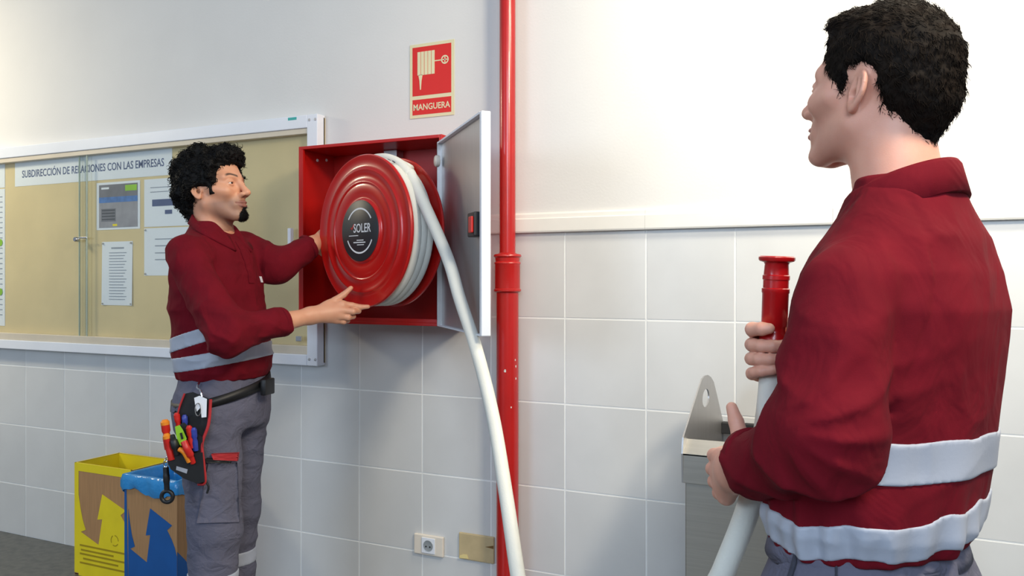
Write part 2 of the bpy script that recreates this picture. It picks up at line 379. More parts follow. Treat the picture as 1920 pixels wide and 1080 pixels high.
# ------------------------------------------------------------------ hose reel
RC = Vector(Wp(681, 433, 2.76)); RN = Vector((-0.31, -0.95, 0)).normalized(); RR = 0.256; RW = 0.135
reel = empty('hose_reel', (RC.x, RC.y, RC.z - RR), 'round red hose reel with ribbed front disc and black round maker plate', 'hose reel')
RX = Vector((-RN.y, RN.x, 0))            # to the right on the disc
RM = Matrix((RX.to_4d(), Vector((0, 0, 1, 0)), RN.to_4d(), Vector((0, 0, 0, 1)))).transposed()
for i in range(3): RM[3][i] = 0
RM.translation = RC; RM[3][3] = 1
RM = Matrix(((RX.x, 0, RN.x, RC.x), (RX.y, 0, RN.y, RC.y), (0, 1, RN.z, RC.z), (0, 0, 0, 1)))
disc = [(0.0, 0.012), (0.102, 0.012), (0.106, 0.010), (0.110, 0.005), (0.116, 0.004), (0.122, 0.0055), (0.150, 0.006), (0.157, 0.0045), (0.161, 0.0070), (0.167, 0.0070), (0.171, 0.0040),
        (0.196, 0.0035), (0.200, 0.0060), (0.206, 0.0060), (0.211, 0.0020), (0.220, 0.001), (0.242, 0.0), (0.249, 0.003), (0.253, 0.003), (0.256, -0.002),
        (0.255, -0.008), (0.250, -0.009), (0.240, -0.006), (0.0, -0.006)]
MB().lathe(disc, RM, 96).build('front_disc', M_RED, reel, 'auto')
MR = RM @ Matrix.Translation((0, 0, -RW))
MB().lathe([(r, -h) for r, h in disc], MR, 96).build('rear_disc', M_RED, reel, 'auto')
MB().lathe([(0.10, -RW + 0.004), (0.10, -0.004)], RM, 48).build('drum', M_RED, reel, 'auto')
lab = MB().lathe([(0.0, 0.0125), (0.101, 0.0125), (0.102, 0.0135), (0.100, 0.0145), (0.0, 0.0145)], RM, 64).build('maker_plate', M_LABEL, reel, 'auto')
lab['label'] = 'black round plate with white lettering'
for a0, a1 in ((32, 148), (205, 335)):
    n = 30; V = []; Fc = []
    for i in range(n + 1):
        a = radians(a0 + (a1 - a0) * i / n)
        for r in (0.071, 0.0765): V.append(tuple(RM @ Vector((r * cos(a), r * sin(a), 0.0149))))
    for i in range(n): Fc.append([2 * i, 2 * i + 1, 2 * i + 3, 2 * i + 2])
    link('plate_ring', V, Fc, M_LABW, lab)
text('lettering', 'SOLER', RM @ Matrix.Translation((0.014, 0.009, 0.0146)), 0.096, M_LABW, lab, bold=0.012, height=0.030)
MB().prism([(-0.052, 0.006), (-0.047, 0.010), (-0.043, 0.003), (-0.030, 0.022), (-0.034, 0.023), (-0.043, 0.009), (-0.048, 0.013)],
           lambda a, b, t: tuple(RM @ Vector((a, b, 0.0146 + t))), 0.0004).build('check_mark', M_TRED, lab)
for (x0, x1, y0, y1) in ((-0.060, -0.008, -0.017, -0.0145), (-0.016, 0.022, -0.033, -0.030), (-0.034, 0.032, -0.0405, -0.037), (-0.014, 0.024, -0.048, -0.0455)):
    MB().prism([(x0, y0), (x1, y0), (x1, y1), (x0, y1)], lambda a, b, t: tuple(RM @ Vector((a, b, 0.0146 + t))), 0.0004).build('plate_line', M_LABW, lab)
# axle and swing arm behind
back = RM @ Vector((0, 0, -RW)); 
MB().tube([tuple(RM @ Vector((0, 0, -RW + 0.01))), tuple(RM @ Vector((0, 0, -RW - 0.05))), (CX0 + 0.14, -0.10, RC.z), (CX0 + 0.06, -0.03, RC.z)], [0.03, 0.026, 0.022, 0.022], 16).build('swing_arm', M_CABIN, reel, True)

# ------------------------------------------------------------------ hose
HR = 0.0185
hose = empty('fire_hose', tuple(Wp(1010, 1300, 1.75) * np.array([1, 1, 0])), 'long white fire hose running from the red reel to the red nozzle', 'hose')
# wound turns: three turns wide, outer layer at the rim
ca = []
NT = 3
for i in range(NT * 72 + 1):
    a = radians(60 - i * 5); t = i / (NT * 72)
    ca.append(tuple(RM @ Vector((0.2335 * cos(a), 0.2335 * sin(a), -0.030 - t * (RW - 0.062)))))
cb = []
for i in range(4 * 60 + 1):
    a = radians(20 - i * 6); t = i / 240
    cb.append(tuple(RM @ Vector((0.198 * cos(a), 0.198 * sin(a), -0.026 - t * (RW - 0.052)))))
MB().tube(ca, HR * 1.02, 14).tube(cb, HR, 10).build('hose_coil', M_HOSE, hose, True)
lead = []
for a in (118, 108, 98, 88, 78, 68, 58, 48, 40):
    aa = radians(a); lead.append(RM @ Vector((0.2460 * cos(aa), 0.2460 * sin(aa), -RW * 0.45)))
run = [tuple(v) for v in lead] + [tuple(Wp(836, 475, 2.49)), tuple(Wp(862, 560, 2.42)), tuple(Wp(893, 655, 2.35)), tuple(Wp(924, 780, 2.25)),
       tuple(Wp(949, 930, 2.12)), tuple(Wp(972, 1085, 2.0))]
p0 = Wp(1000, 1230, 1.92); run += [tuple(p0), (p0[0] + 0.12, p0[1] - 0.12, 0.14), (p0[0] + 0.28, p0[1] - 0.16, 0.02), (p0[0] + 0.55, p0[1] - 0.10, 0.02), (p0[0] + 0.72, p0[1] + 0.02, 0.03)]
NA = [Wp(1312, 1180, 1.33), Wp(1358, 1068, 1.30), Wp(1404, 950, 1.27), Wp(1432, 830, 1.265), Wp(1444, 740, 1.26), Wp(1450, 650, 1.255)]
run += [(NA[0][0] - 0.04, NA[0][1] - 0.02, 0.12), (NA[0][0] - 0.05, NA[0][1], 0.42)]
run += [tuple(p) for p in NA]
RUN = spline(run, 10)
hl = MB().tube(RUN, HR, 18).build('hose_line', M_HOSE, hose, True)
# nozzle along the last direction
n0, n1 = Vector(Wp(1450, 655, 1.255)), Vector(Wp(1457, 480, 1.25)); nd = (n1 - n0); NLEN = nd.length
NM = Matrix.Translation(n0) @ nd.to_track_quat('Z', 'X').to_matrix().to_4x4()
L_ = NLEN
MB().lathe([(0.0, -0.002), (0.021, -0.002), (0.0215, 0.004), (0.0215, 0.020), (0.0175, 0.026), (0.0165, 0.030), (0.0170, 0.034), (0.0192, 0.038), (0.0195, L_ * .60),
            (0.0205, L_ * .61), (0.0205, L_ * .65), (0.0188, L_ * .66), (0.0188, L_ * .74), (0.0200, L_ * .75), (0.0200, L_ * .79), (0.0185, L_ * .80),
            (0.0175, L_ * .91), (0.0190, L_ * .93), (0.0255, L_ * .945), (0.0268, L_ * .96), (0.0268, L_ * .985), (0.0240, L_), (0.010, L_), (0.008, L_ - .02), (0, L_ - .02)],
           NM, 40).build('nozzle', M_NOZ, hose, 'auto')
# print marks along the hose
for i, k in enumerate(range(12, 60, 6)):
    a, b = Vector(RUN[k]), Vector(RUN[k + 1]); t = (b - a).normalized(); view = (Vector((0, -DW, ZC)) - a); n_ = (view - t * view.dot(t)).normalized(); sdir = t.cross(n_)
    V = []
    for u, w in ((-.008, -.003), (.008, -.003), (.008, .003), (-.008, .003)):
        q = a + t * u + (n_ * cos(w / HR + .2) + sdir * sin(w / HR + .2)) * (HR + 0.0006); V.append(tuple(q))
    link('hose_mark', V, [[0, 1, 2, 3]], M_HOSEI, hl)

# ------------------------------------------------------------------ notice board
BX1, BX0, BZ0, BZ1, BD = -2.116, -4.95, 0.938, 1.940, 0.05
board = empty('notice_board', ((BX0 + BX1) / 2, 0, BZ0), 'wide glazed cork notice board in a white frame behind the curly haired man', 'notice board')
MB().box(BX0, BX1, -0.010, -0.001, BZ0 + 0.01, BZ1 - 0.01).build('cork_panel', M_CORK, board)
FW = 0.052
for nm, a in (('frame_rail', (BX0 + FW, BX1 - FW, BZ1 - FW, BZ1)), ('frame_rail', (BX0 + FW, BX1 - FW, BZ0, BZ0 + FW * 0.85)),
              ('frame_post', (BX1 - FW, BX1, BZ0, BZ1)), ('frame_post', (BX0, BX0 + FW, BZ0, BZ1))):
    MB().box(a[0], a[1], -BD, -0.001, a[2], a[3], 0.003).build(nm, M_WHITE, board)
for z0, z1 in ((BZ1 - FW - 0.022, BZ1 - FW), (BZ0 + FW * 0.85, BZ0 + FW * 0.85 + 0.034)):
    MB().box(BX0 + FW, BX1 - FW, -0.044, -0.011, z0, z1, 0.002).build('glass_track', M_TRACK, board)
for zz in (BZ0 + 0.026, BZ1 - 0.022):
    for xx in (BX1 - 0.040, BX1 - 0.010):
        MB().lathe([(0.0, 0.0), (0.006, 0.0), (0.005, 0.002), (0, 0.0025)], wallM(xx, zz, BD), 12).build('screw_or_light_dot', M_STEEL, board)
gz0, gz1 = BZ0 + FW * 0.85 + 0.03, BZ1 - FW - 0.015
PXL = wx(163, 0.036); PXR = wx(149, 0.028)
for nm, x0, x1, yy, xe in (('glass_pane', BX0 + FW, PXL, -0.038, PXL), ('glass_pane', PXR, BX1 - FW, -0.030, PXR)):
    g = MB().box(x0, x1, yy, yy + 0.004, gz0, gz1).build(nm, M_GLASS, board)
    MB().box(xe - 0.0025, xe + 0.0025, yy - 0.0005, yy + 0.0045, gz0, gz1).build('pane_edge', M_GEDGE, g)
lk = MB().lathe([(0, 0), (0.012, 0.0), (0.012, 0.018), (0.009, 0.022), (0, 0.022)], wallM(wx(147, 0.04), wz(147, 449, 0.04), 0.039), 16).build('lock', M_CHROME, board, 'auto')
MB().box(wx(150, .04), wx(165, .04), -0.046, -0.042, wz(155, 446, .04) - 0.003, wz(155, 446, .04) + 0.004, 0.001).build('lock_bar', M_CHROME, lk)
MB().box(wx(542, .04), wx(548, .04), -0.050, -0.031, wz(545, 458, .04), wz(545, 428, .04), 0.002).build('finger_pull', M_WHITE, board)
MB().box(wx(540, .05), wx(556, .05), -0.0505, -0.0500, BZ1 - 0.016, BZ1 - 0.005).build('sticker', M_TEAL, board)
MB().box(wx(556, .044), wx(566, .044), -0.050, -0.040, wz(560, 640, .044), wz(560, 630, .044), 0.002).build('pane_stop', M_CHROME, board)

def sheet(name, x0, x1, z0, z1, label, cat='paper', m=None, curl=0.0, off=0.0105):
    nx = 6; V = []; Fc = []
    for j in range(2):
        for i in range(nx + 1):
            for k in range(5):
                u, w = i / nx, k / 4
                y = -(off + curl * ((2 * u - 1) ** 4) * (1 - w) * 1.0 + 0.0006 * (1 - j)); V.append((x0 + (x1 - x0) * u, y, z0 + (z1 - z0) * w))
    n = (nx + 1) * 5
    for j in range(2):
        for i in range(nx):
            for k in range(4):
                q = [j * n + i * 5 + k, j * n + (i + 1) * 5 + k, j * n + (i + 1) * 5 + k + 1, j * n + i * 5 + k + 1]; Fc.append(q if j == 0 else q[::-1])
    o = link(name, V, Fc, m or M_PAPER); return tag(o, label, cat, 'papers pinned inside the notice board')
def ink(parent, x0, x1, z0, z1, m, name='printed_line', off=0.0125):
    return MB().box(x0, x1, -off, -off + 0.0008, z0, z1).build(name, m, parent)
hb = sheet('banner_paper', -4.046, -2.955, 1.748, 1.882, 'long white paper banner with blue capitals across the notice board', 'banner')
text('lettering', 'SUBDIRECCIÓN DE RELACIONES CON LAS EMPRESAS', wallM(-3.497, 1.812, 0.0113), 0.985, M_INKB, hb, bold=0.01, height=0.046)
fl = sheet('printed_flyer', -3.446, -3.157, 1.514, 1.735, 'laminated grey flyer with lime tag and blue stripe on the cork', 'flyer')
ink(fl, -3.428, -3.172, 1.524, 1.650, M_PHOTO2, 'picture'); ink(fl, -3.428, -3.172, 1.665, 1.724, M_PHOTO, 'picture')
ink(fl, -3.428, -3.172, 1.640, 1.666, M_FBLUE, 'blue_stripe', 0.0128); ink(fl, -3.252, -3.176, 1.690, 1.717, M_GREEN, 'lime_tag', 0.0128)
ink(fl, -3.412, -3.360, 1.703, 1.712, M_PAPER, 'caption', 0.0128)
b_ = ink(fl, -3.412, -3.315, 1.552, 1.612, M_PHOTO, 'text_box', 0.0128)
for k in range(4): ink(fl, -3.408, -3.320, 1.560 + k * 0.014, 1.565 + k * 0.014, M_INKD, 'printed_line', 0.0131)
ink(fl, -3.335, -3.305, 1.530, 1.540, M_YEL, 'yellow_mark', 0.0128)
pa = sheet('notice_paper', -3.130, -2.830, 1.520, 1.735, 'white notice with a solid blue bar beside the laminated flyer')
ink(pa, -3.078, -2.87, 1.612, 1.642, M_INKB, 'blue_bar'); ink(pa, -2.998, -2.955, 1.575, 1.593, M_INKB, 'blue_box')
for k in range(2): ink(pa, -3.09, -2.88, 1.675 + k * 0.02, 1.678 + k * 0.02, M_INKG)
pb = sheet('notice_paper', -3.130, -2.830, 1.300, 1.514, 'plain white notice with thin grey lines below the blue bar notice')
for z in (1.462, 1.432, 1.40, 1.37): ink(pb, -3.06, -2.86, z, z + 0.004, M_INKG)
for (x, z) in ((-3.121, 1.308), (-3.121, 1.506)): MB().lathe([(0.005, 0), (0.003, 0.006), (0, 0.0065)], wallM(x, z, 0.0112), 10).build('pin', M_STEEL, pb)
pc = sheet('notice_paper', -3.408, -3.205, 1.163, 1.458, 'small upright white list of grey text under the laminated flyer', curl=0.004)
for k in range(17): ink(pc, -3.360, -3.245 - 0.01 * (k % 3), 1.405 - k * 0.0135, 1.408 - k * 0.0135, M_INKG)
ink(pc, -3.345, -3.262, 1.425, 1.432, M_INKG)
for (x, z) in ((-3.400, 1.170), (-3.213, 1.170), (-3.400, 1.450), (-3.213, 1.450)): MB().lathe([(0.005, 0), (0.003, 0.006), (0, 0.0065)], wallM(x, z, 0.0125), 10).build('pin', M_STEEL, pc)
sheet('notice_paper', -4.36, -4.125, 1.748, 1.885, 'blank white sheet at the far left top of the notice board')
pe = sheet('notice_paper', -4.36, -4.125, 1.048, 1.742, 'tall white printed poster with lime dots at the left edge', 'poster')
for k in range(24):
    ink(pe, -4.33, -4.145, 1.70 - k * 0.026, 1.704 - k * 0.026, M_INKG)
for z in (1.47, 1.22): MB().lathe([(0.018, 0), (0.018, 0.0006)], wallM(-4.160, z, 0.0128), 18).build('lime_dot', M_GREEN, pe)

# ------------------------------------------------------------------ sign
SX0, SX1, SZ0, SZ1 = -1.713, -1.520, 1.892, 2.172
sign = empty('hose_sign', ((SX0 + SX1) / 2, 0, SZ0), 'cream and red fire hose sign on the wall above the cabinet', 'sign')
MB().box(SX0, SX1, -0.003, -0.0005, SZ0, SZ1).build('panel', M_SIGNC, sign)
MB().box(SX0 + 0.012, SX1 - 0.012, -0.0036, -0.003, SZ0 + 0.084, SZ1 - 0.012).build('red_field', M_SIGNR, sign)
lf = MB().box(SX0 + 0.012, SX1 - 0.012, -0.0036, -0.003, SZ0 + 0.012, SZ0 + 0.070).build('red_field', M_SIGNR, sign)
text('lettering', 'MANGUERA', wallM((SX0 + SX1) / 2, SZ0 + 0.041, 0.0037), 0.160, M_SIGNC, lf, bold=0.016, height=0.024)
px_ = lambda a: SX0 + 0.193 * a; pz_ = lambda b: SZ0 + 0.28 * b
for k in range(5):
    MB().box(px_(0.18 + 0.080 * k), px_(0.18 + 0.080 * (k + 1)) - 0.0022, -0.0044, -0.0036, pz_(0.575), pz_(0.89)).build('pictogram_coil', M_SIGNC, sign)
MB().prism([(px_(.20), pz_(.58)), (px_(.295), pz_(.58)), (px_(.272), pz_(.50)), (px_(.258), pz_(.38)), (px_(.236), pz_(.38)), (px_(.224), pz_(.50))],
           lambda a, b, t: (a, -0.0036 - t, b), 0.0008).build('pictogram_nozzle', M_SIGNC, sign)
MB().box(px_(.57), px_(.72), -0.0044, -0.0036, pz_(.738), pz_(.752)).build('pictogram_pipe', M_SIGNC, sign)
V = []; Fc = []; cxs, czs = px_(.80), pz_(.746)
for i in range(24):
    a = 2 * pi * i / 24
    for r in (0.0115, 0.0165): V.append((cxs + r * cos(a), -0.0044, czs + r * sin(a)))
for i in range(24): Fc.append([2 * i, 2 * i + 1, (2 * i + 3) % 48, (2 * i + 2) % 48])
link('pictogram_wheel', V, Fc, M_SIGNC, sign)
MB().box(cxs - 0.012, cxs + 0.012, -0.0044, -0.0036, czs - 0.002, czs + 0.002).box(cxs - 0.002, cxs + 0.002, -0.0044, -0.0036, czs - 0.012, czs + 0.012).build('pictogram_spokes', M_SIGNC, sign)

# ------------------------------------------------------------------ socket and cover plate
ox0, ox1, oz0, oz1 = -1.690, -1.563, 0.247, 0.323
so = empty('wall_socket', ((ox0 + ox1) / 2, 0, oz0), 'cream electrical socket on the grey tiles below the cabinet', 'socket')
MB().box(ox0, ox1, -0.012, -0.0005, oz0, oz1, 0.004).build('plate', M_CREAM, so)
sm = wallM((ox0 + ox1) / 2 + 0.002, (oz0 + oz1) / 2, 0.012)
MB().box(-0.029, 0.029, -0.029, 0.029, 0.0, 0.004, 0.0015, M=sm).build('insert', M_WHITE, so)
MB().lathe([(0.0, 0.0045), (0.0, 0.0045), (0.017, 0.0045), (0.020, 0.0055), (0.021, 0.004)], sm, 28).build('recess', mat('socket_grey', (150, 156, 160), 0.5), so, 'auto')
for s in (-1, 1): MB().lathe([(0.003, 0.0045), (0.003, 0.0062), (0, 0.0062)], sm @ Matrix.Translation((s * 0.0085, -0.003, 0)), 10).build('pin_hole', M_DARK, so)
kx0, kx1, kz0, kz1 = -1.497, -1.352, 0.254, 0.352
cv = empty('cover_plate', ((kx0 + kx1) / 2, 0, kz0), 'yellowed beige blank cover plate beside the red pipe', 'cover plate')
MB().box(kx0, kx1, -0.010, -0.0005, kz0, kz1, 0.004).build('plate', M_BEIGE, cv)
MB().prism([(kx0 + .004, kz0 + .004), (kx0 + .042, kz0 + .006), (kx0 + .036, kz0 + .020), (kx0 + .018, kz0 + .018), (kx0 + .006, kz0 + .013)], lambda a, b, t: (a, -0.0101 - t, b), 0.002).build('tape_scrap', M_TAPE, cv)
MB().prism([(kx1 - .001, kz1 - .042), (kx1 - .001, kz1 - .030), (kx1 - .015, kz1 - .034), (kx1 - .034, kz1 - .039)], lambda a, b, t: (a, -0.0101 - t, b), 0.0006).build('stain', M_STAIN, cv)

# ------------------------------------------------------------------ cardboard recycling boxes
def bin_box(name, label, x0, x1, y0, y1, z1, mprint, bag):
    r = empty(name, ((x0 + x1) / 2, (y0 + y1) / 2, 0), label, 'bin', 'cardboard recycling boxes by the wall')
    t = 0.006
    for nm, b in (('front_panel', (x0, x1, y0, y0 + t)), ('back_panel', (x0, x1, y1 - t, y1)), ('side_panel', (x0, x0 + t, y0 + t, y1 - t)), ('side_panel', (x1 - t, x1, y0 + t, y1 - t))):
        MB().box(b[0], b[1], b[2], b[3], 0.0, z1, 0.0015).build(nm, M_CARD, r)
    MB().box(x0, x1, y0, y1, 0.0, 0.006).build('bottom', M_CARD, r)
    w, h = x1 - x0, z1
    q = lambda a, b, t: (x0 + a * w, y0 - 0.0004 - t, b * h)
    e = 0.0005
    if not bag:
        MB().prism([(0, .93), (1, .93), (1, 1), (0, 1)], q, e).build('print_rim', mprint, r)
        MB().prism([(0, 0.02), (.075, .02), (.075, .93), (0, .93)], q, e).build('print_stripe', mprint, r)
    else:
        MB().prism([(0, 0.0), (.075, .0), (.055, .55), (.04, .93), (0, .93)], q, e).build('print_stripe', mprint, r)
    # printed field: everything below the brown arrow, with the upward arrow
    low = [(.075, .0), (1.0, .0), (1.0, .42), (.94, .50), (.88, .56), (.80, .635), (.92, .665), (.46, .775), (.38, .555), (.47, .555), (.40, .355), (.10, .43), (.20, .45), (.13, .56), (.085, .66), (.075, .72)]
    low = [(.075, .0), (1.0, .0), (1.0, .40), (.96, .47), (.90, .535), (.82, .60), (.91, .645), (.50, .755), (.415, .525), (.50, .535), (.435, .305), (.115, .39), (.205, .415), (.15, .50), (.11, .60), (.075, .72)]
    pf = MB().prism(low, q, e).build('print_field', mprint, r)
    if not bag:
        qq = lambda x, z, wd, ht, nm, body: text(nm, body, wallM(x0 + x * w, z * h, -(y0 - 0.0011)), wd * w, M_YELD, pf, bold=0.01, height=ht)
        for k, (a, b, zz) in enumerate(((.10, .92, .265), (.12, .70, .225), (.10, .92, .19), (.16, .78, .15), (.10, .92, .11))):
            MB().prism([(a, zz), (b, zz), (b, zz + .016), (a, zz + .016)], lambda u, v, t: (x0 + u * w, y0 - 0.0010 - t, v * h), e).build('printed_line', M_YELD, pf)
        V = []; Fc = []
        for i in range(24):
            a = 2 * pi * i / 24
            for rr in (0.020, 0.024): V.append((x0 + .72 * w + rr * cos(a), y0 - 0.0014, .37 * h + rr * sin(a)))
        for i in range(24):
            if i % 8 < 6: Fc.append([2 * i, 2 * i + 1, (2 * i + 3) % 48, (2 * i + 2) % 48])
        link('recycling_mark', V, Fc, M_YELD, pf)
    else:
        # side print
        n = 14; V = []; Fc = []
        s = lambda a, b: (x1 + 0.0006, y0 + a * (y1 - y0), b * h)
        MB().add([s(0, 0), s(.55, 0), s(.45, .12), s(.30, .25), s(.14, .36), s(0, .44)], [[0, 1, 2, 3, 4, 5]]).build('print_side', mprint, r)
        for i in range(25):
            a = 2 * pi * i / 24
            for rr in (0.036, 0.044): V.append((x1 + 0.0008, y0 + .58 * (y1 - y0) + rr * cos(a), .70 * h + rr * sin(a)))
        for i in range(24): Fc.append([2 * i, 2 * i + 1, 2 * i + 3, 2 * i + 2])
        link('print_circle', V, Fc, mprint, r)
        # plastic liner folded over the rim: wavy skirt outside + inside drop
        rs = np.random.default_rng(3); per = []
        N = 88
        for i in range(N):
            t_ = i / N * 4; sd = int(t_); f_ = t_ - sd
            c_ = [(x0, y0), (x1, y0), (x1, y1), (x0, y1)]; a, b = c_[sd], c_[(sd + 1) % 4]
            nrm = [(0, -1), (1, 0), (0, 1), (-1, 0)][sd]
            per.append((a[0] + (b[0] - a[0]) * f_, a[1] + (b[1] - a[1]) * f_, nrm[0], nrm[1]))
        cx_, cy_ = (x0 + x1) / 2, (y0 + y1) / 2
        V = []; Fc = []
        prof = [(0.006, -0.062), (0.010, -0.045), (0.008, -0.02), (0.006, 0.004), (-0.002, 0.007), (-0.014, 0.0), (-0.018, -0.06), (-0.03, -0.2)]
        wv = rs.random((N, 3))
        for j, (o_, dz) in enumerate(prof):
            for i, (x, y, nx, ny) in enumerate(per):
                ww = 0.003 * sin(i * 0.9 + j) + 0.003 * wv[i, j % 3]
                dzz = (0.012 * sin(i * 0.35) + 0.008 * (wv[i, 0] - .5)) if j == 0 else 0
                rr = math.hypot(x - cx_, y - cy_); ux, uy = (x - cx_) / rr, (y - cy_) / rr
                off_ = o_ + (ww if o_ > 0 else -ww * 0.5)
                V.append((x + ux * off_ * 1.2, y + uy * off_ * 1.2, z1 + dz + dzz))
        for j in range(len(prof) - 1):
            for i in range(N): Fc.append([j * N + i, j * N + (i + 1) % N, (j + 1) * N + (i + 1) % N, (j + 1) * N + i])
        link('plastic_liner', V, Fc, M_BAG, r, True)['label'] = 'shiny blue plastic bag folded over the rim'
    if not bag:
        it = 0.0065
        MB().box(x0 + it, x1 - it, y1 - it - .0005, y1 - it, .02, z1 - .002).box(x0 + it, x0 + it + .0005, y0 + it, y1 - it, .02, z1 - .002).box(x1 - it - .0005, x1 - it, y0 + it, y1 - it, .02, z1 - .002).build('inner_print', mprint, r)
        MB().box(x0 - .0006, x0, y0, y1, 0.02, z1).build('print_side', mprint, r)
        MB().box(x0, x1, y0, y0 + it, z1 - .0005, z1 + .0006).box(x0, x1, y1 - it, y1, z1 - .0005, z1 + .0006).box(x0, x0 + it, y0, y1, z1 - .0005, z1 + .0006).box(x1 - it, x1, y0, y1, z1 - .0005, z1 + .0006).build('print_edge', mprint, r)
    return r
bin_box('recycling_box', 'yellow printed cardboard recycling box with brown arrow standing by the wall', -3.276, -2.925, -0.25, -0.025, 0.486, M_YEL, False)
bin_box('recycling_box', 'blue printed cardboard recycling box lined with a blue plastic bag', -2.885, -2.590, -0.315, -0.06, 0.486, M_BLUE, True)

# ------------------------------------------------------------------ steel bin
OFFB = 0.53
sx0, sx1, sy0, sy1 = wx(1278, OFFB), wx(1278, OFFB) + 0.36, -OFFB, -0.012
def on_x(px, py, X):           # point of the plane x = X seen at a pixel
    u = (px - 960) / F_PX; s_ = X / (u * CTH - STH); return (-DW + s_ * (u * STH + CTH), ZC + s_ * (Y_HOR - py) / F_PX)
sb = empty('steel_bin', ((sx0 + sx1) / 2, (sy0 + sy1) / 2, 0), 'tall stainless steel bin with pierced pointed side plates against the tiled wall', 'bin')
i_ = 0.007; zb = wz(1278, 905, OFFB); zt = wz(1278, 850, OFFB)
MB().box(sx0 + i_, sx1 - i_, sy0 + i_, sy1, 0.0, zb + 0.01, 0.004).build('body', M_STEELS, sb)
t = 0.004
MB().box(sx0, sx1, sy0, sy0 + t, zb, zt, 0.001).build('front_band', M_STEELS, sb)
MB().add([(sx0 + t, sy0, zt), (sx1 - t, sy0, zt), (sx1 - t, sy0 + 0.05, zt + .030), (sx0 + t, sy0 + 0.05, zt + .030), (sx0 + t, sy0, zt - .004), (sx1 - t, sy0, zt - .004), (sx1 - t, sy0 + 0.05, zt + .026), (sx0 + t, sy0 + 0.05, zt + .026)],
         [[0, 1, 2, 3], [7, 6, 5, 4], [0, 4, 5, 1], [2, 6, 7, 3], [1, 5, 6, 2], [3, 7, 4, 0]]).build('top_lip', M_STEELS, sb)
by, bz = on_x(1352, 793, sx0)
MB().box(sx0 + t, sx1 - t, sy1 - t, sy1, zb, bz).build('back_panel', M_STEEL, sb)
MB().box(sx0 + t, sx1 - t, sy1 - t - 0.03, sy1 - t, bz - 0.03, bz + 0.004, 0.002).build('hinge_bar', M_DARK, sb)
MB().box(sx0 + 0.02, sx1 - 0.02, sy0 + 0.06, sy1 - 0.012, zb + 0.02, zb + 0.026).build('inner_liner', M_DARK, sb)
def side_plate(x):
    ol = [(sy0, zb), (sy0 - 0.004, zt)]
    ol += [on_x(*p, sx0) for p in ((1279, 820), (1296, 766), (1310, 722), (1314, 711), (1319, 704.5), (1325, 703), (1331, 707), (1336, 716), (1342, 740), (1350, 775), (1354, 791))]
    ol += [(sy1, bz), (sy1, zb)]
    hc = on_x(1321, 746, sx0); hole = [(hc[0] + 0.044 * cos(a), hc[1] + 0.026 * sin(a)) for a in np.linspace(0, 2 * pi, 24, endpoint=False)]
    bm = bmesh.new(); ed = []
    for loop in (ol, hole):
        vs = [bm.verts.new((x, p[0], p[1])) for p in loop]; ed += [bm.edges.new((vs[i], vs[(i + 1) % len(vs)])) for i in range(len(vs))]
    bmesh.ops.triangle_fill(bm, use_beauty=True, use_dissolve=False, edges=ed)
    r = bmesh.ops.extrude_face_region(bm, geom=bm.faces[:])
    for v in [g for g in r['geom'] if isinstance(g, bmesh.types.BMVert)]: v.co.x += t
    return MB().bm(bm).build('side_plate', M_STEEL, sb)
side_plate(sx0); side_plate(sx1 - t)
#PEOPLE
# ------------------------------------------------------------------ implicit-surface toolkit for the people
_TAB = np.random.default_rng(11).random((32, 32, 32)).astype(np.float32)
def vnoise(Q):
    i = np.floor(Q).astype(np.int32); f = (Q - i).astype(np.float32); f = f * f * (3 - 2 * f); i &= 31; j = (i + 1) & 31
    a = lambda x, y, z: _TAB[x[:, 0], y[:, 1], z[:, 2]]
    c00 = a(i, i, i) * (1 - f[:, 0]) + a(j, i, i) * f[:, 0]; c10 = a(i, j, i) * (1 - f[:, 0]) + a(j, j, i) * f[:, 0]
    c01 = a(i, i, j) * (1 - f[:, 0]) + a(j, i, j) * f[:, 0]; c11 = a(i, j, j) * (1 - f[:, 0]) + a(j, j, j) * f[:, 0]
    return (c00 * (1 - f[:, 1]) + c10 * f[:, 1]) * (1 - f[:, 2]) + (c01 * (1 - f[:, 1]) + c11 * f[:, 1]) * f[:, 2]
def ridge(Q): return (1 - np.abs(2 * vnoise(Q) - 1)) ** 2
A3 = lambda *p: np.array(p, np.float32)
def cap(P, a, b, ra, rb):
    a = np.asarray(a, np.float32); ba = np.asarray(b, np.float32) - a; pa = P - a
    t = np.clip(pa @ ba / max(1e-12, float(ba @ ba)), 0, 1)
    return np.linalg.norm(pa - t[:, None] * ba, axis=1) - (ra + (rb - ra) * t)
def ell(P, c, r):
    q = P - np.asarray(c, np.float32); r = np.asarray(r, np.float32)
    k0 = np.linalg.norm(q / r, axis=1); k1 = np.linalg.norm(q / (r * r), axis=1) + 1e-9
    return k0 * (k0 - 1) / k1
def smin(a, b, k):
    h = np.clip(0.5 + 0.5 * (b - a) / k, 0, 1); return b + (a - b) * h - k * h * (1 - h)
def smax(a, b, k): return -smin(-a, -b, k)
def chain(P, pts, rad, k=0.004):
    d = None
    for i in range(len(pts) - 1):
        c = cap(P, pts[i], pts[i + 1], rad[i], rad[i + 1]); d = c if d is None else smin(d, c, k)
    return d
def poly2d(X, Y, poly):
    d = np.full(X.shape, 1e9, np.float32); s = np.ones(X.shape, np.float32); n = len(poly)
    for i in range(n):
        (ax, ay), (bx, by) = poly[i], poly[i - 1]; ex, ey = bx - ax, by - ay; wx_, wy_ = X - ax, Y - ay
        t = np.clip((wx_ * ex + wy_ * ey) / (ex * ex + ey * ey), 0, 1)
        d = np.minimum(d, (wx_ - ex * t) ** 2 + (wy_ - ey * t) ** 2)
        c1, c2, c3 = Y >= ay, Y < by, ex * wy_ > ey * wx_
        s = np.where((c1 & c2 & c3) | (~c1 & ~c2 & ~c3), -s, s)
    return s * np.sqrt(d)
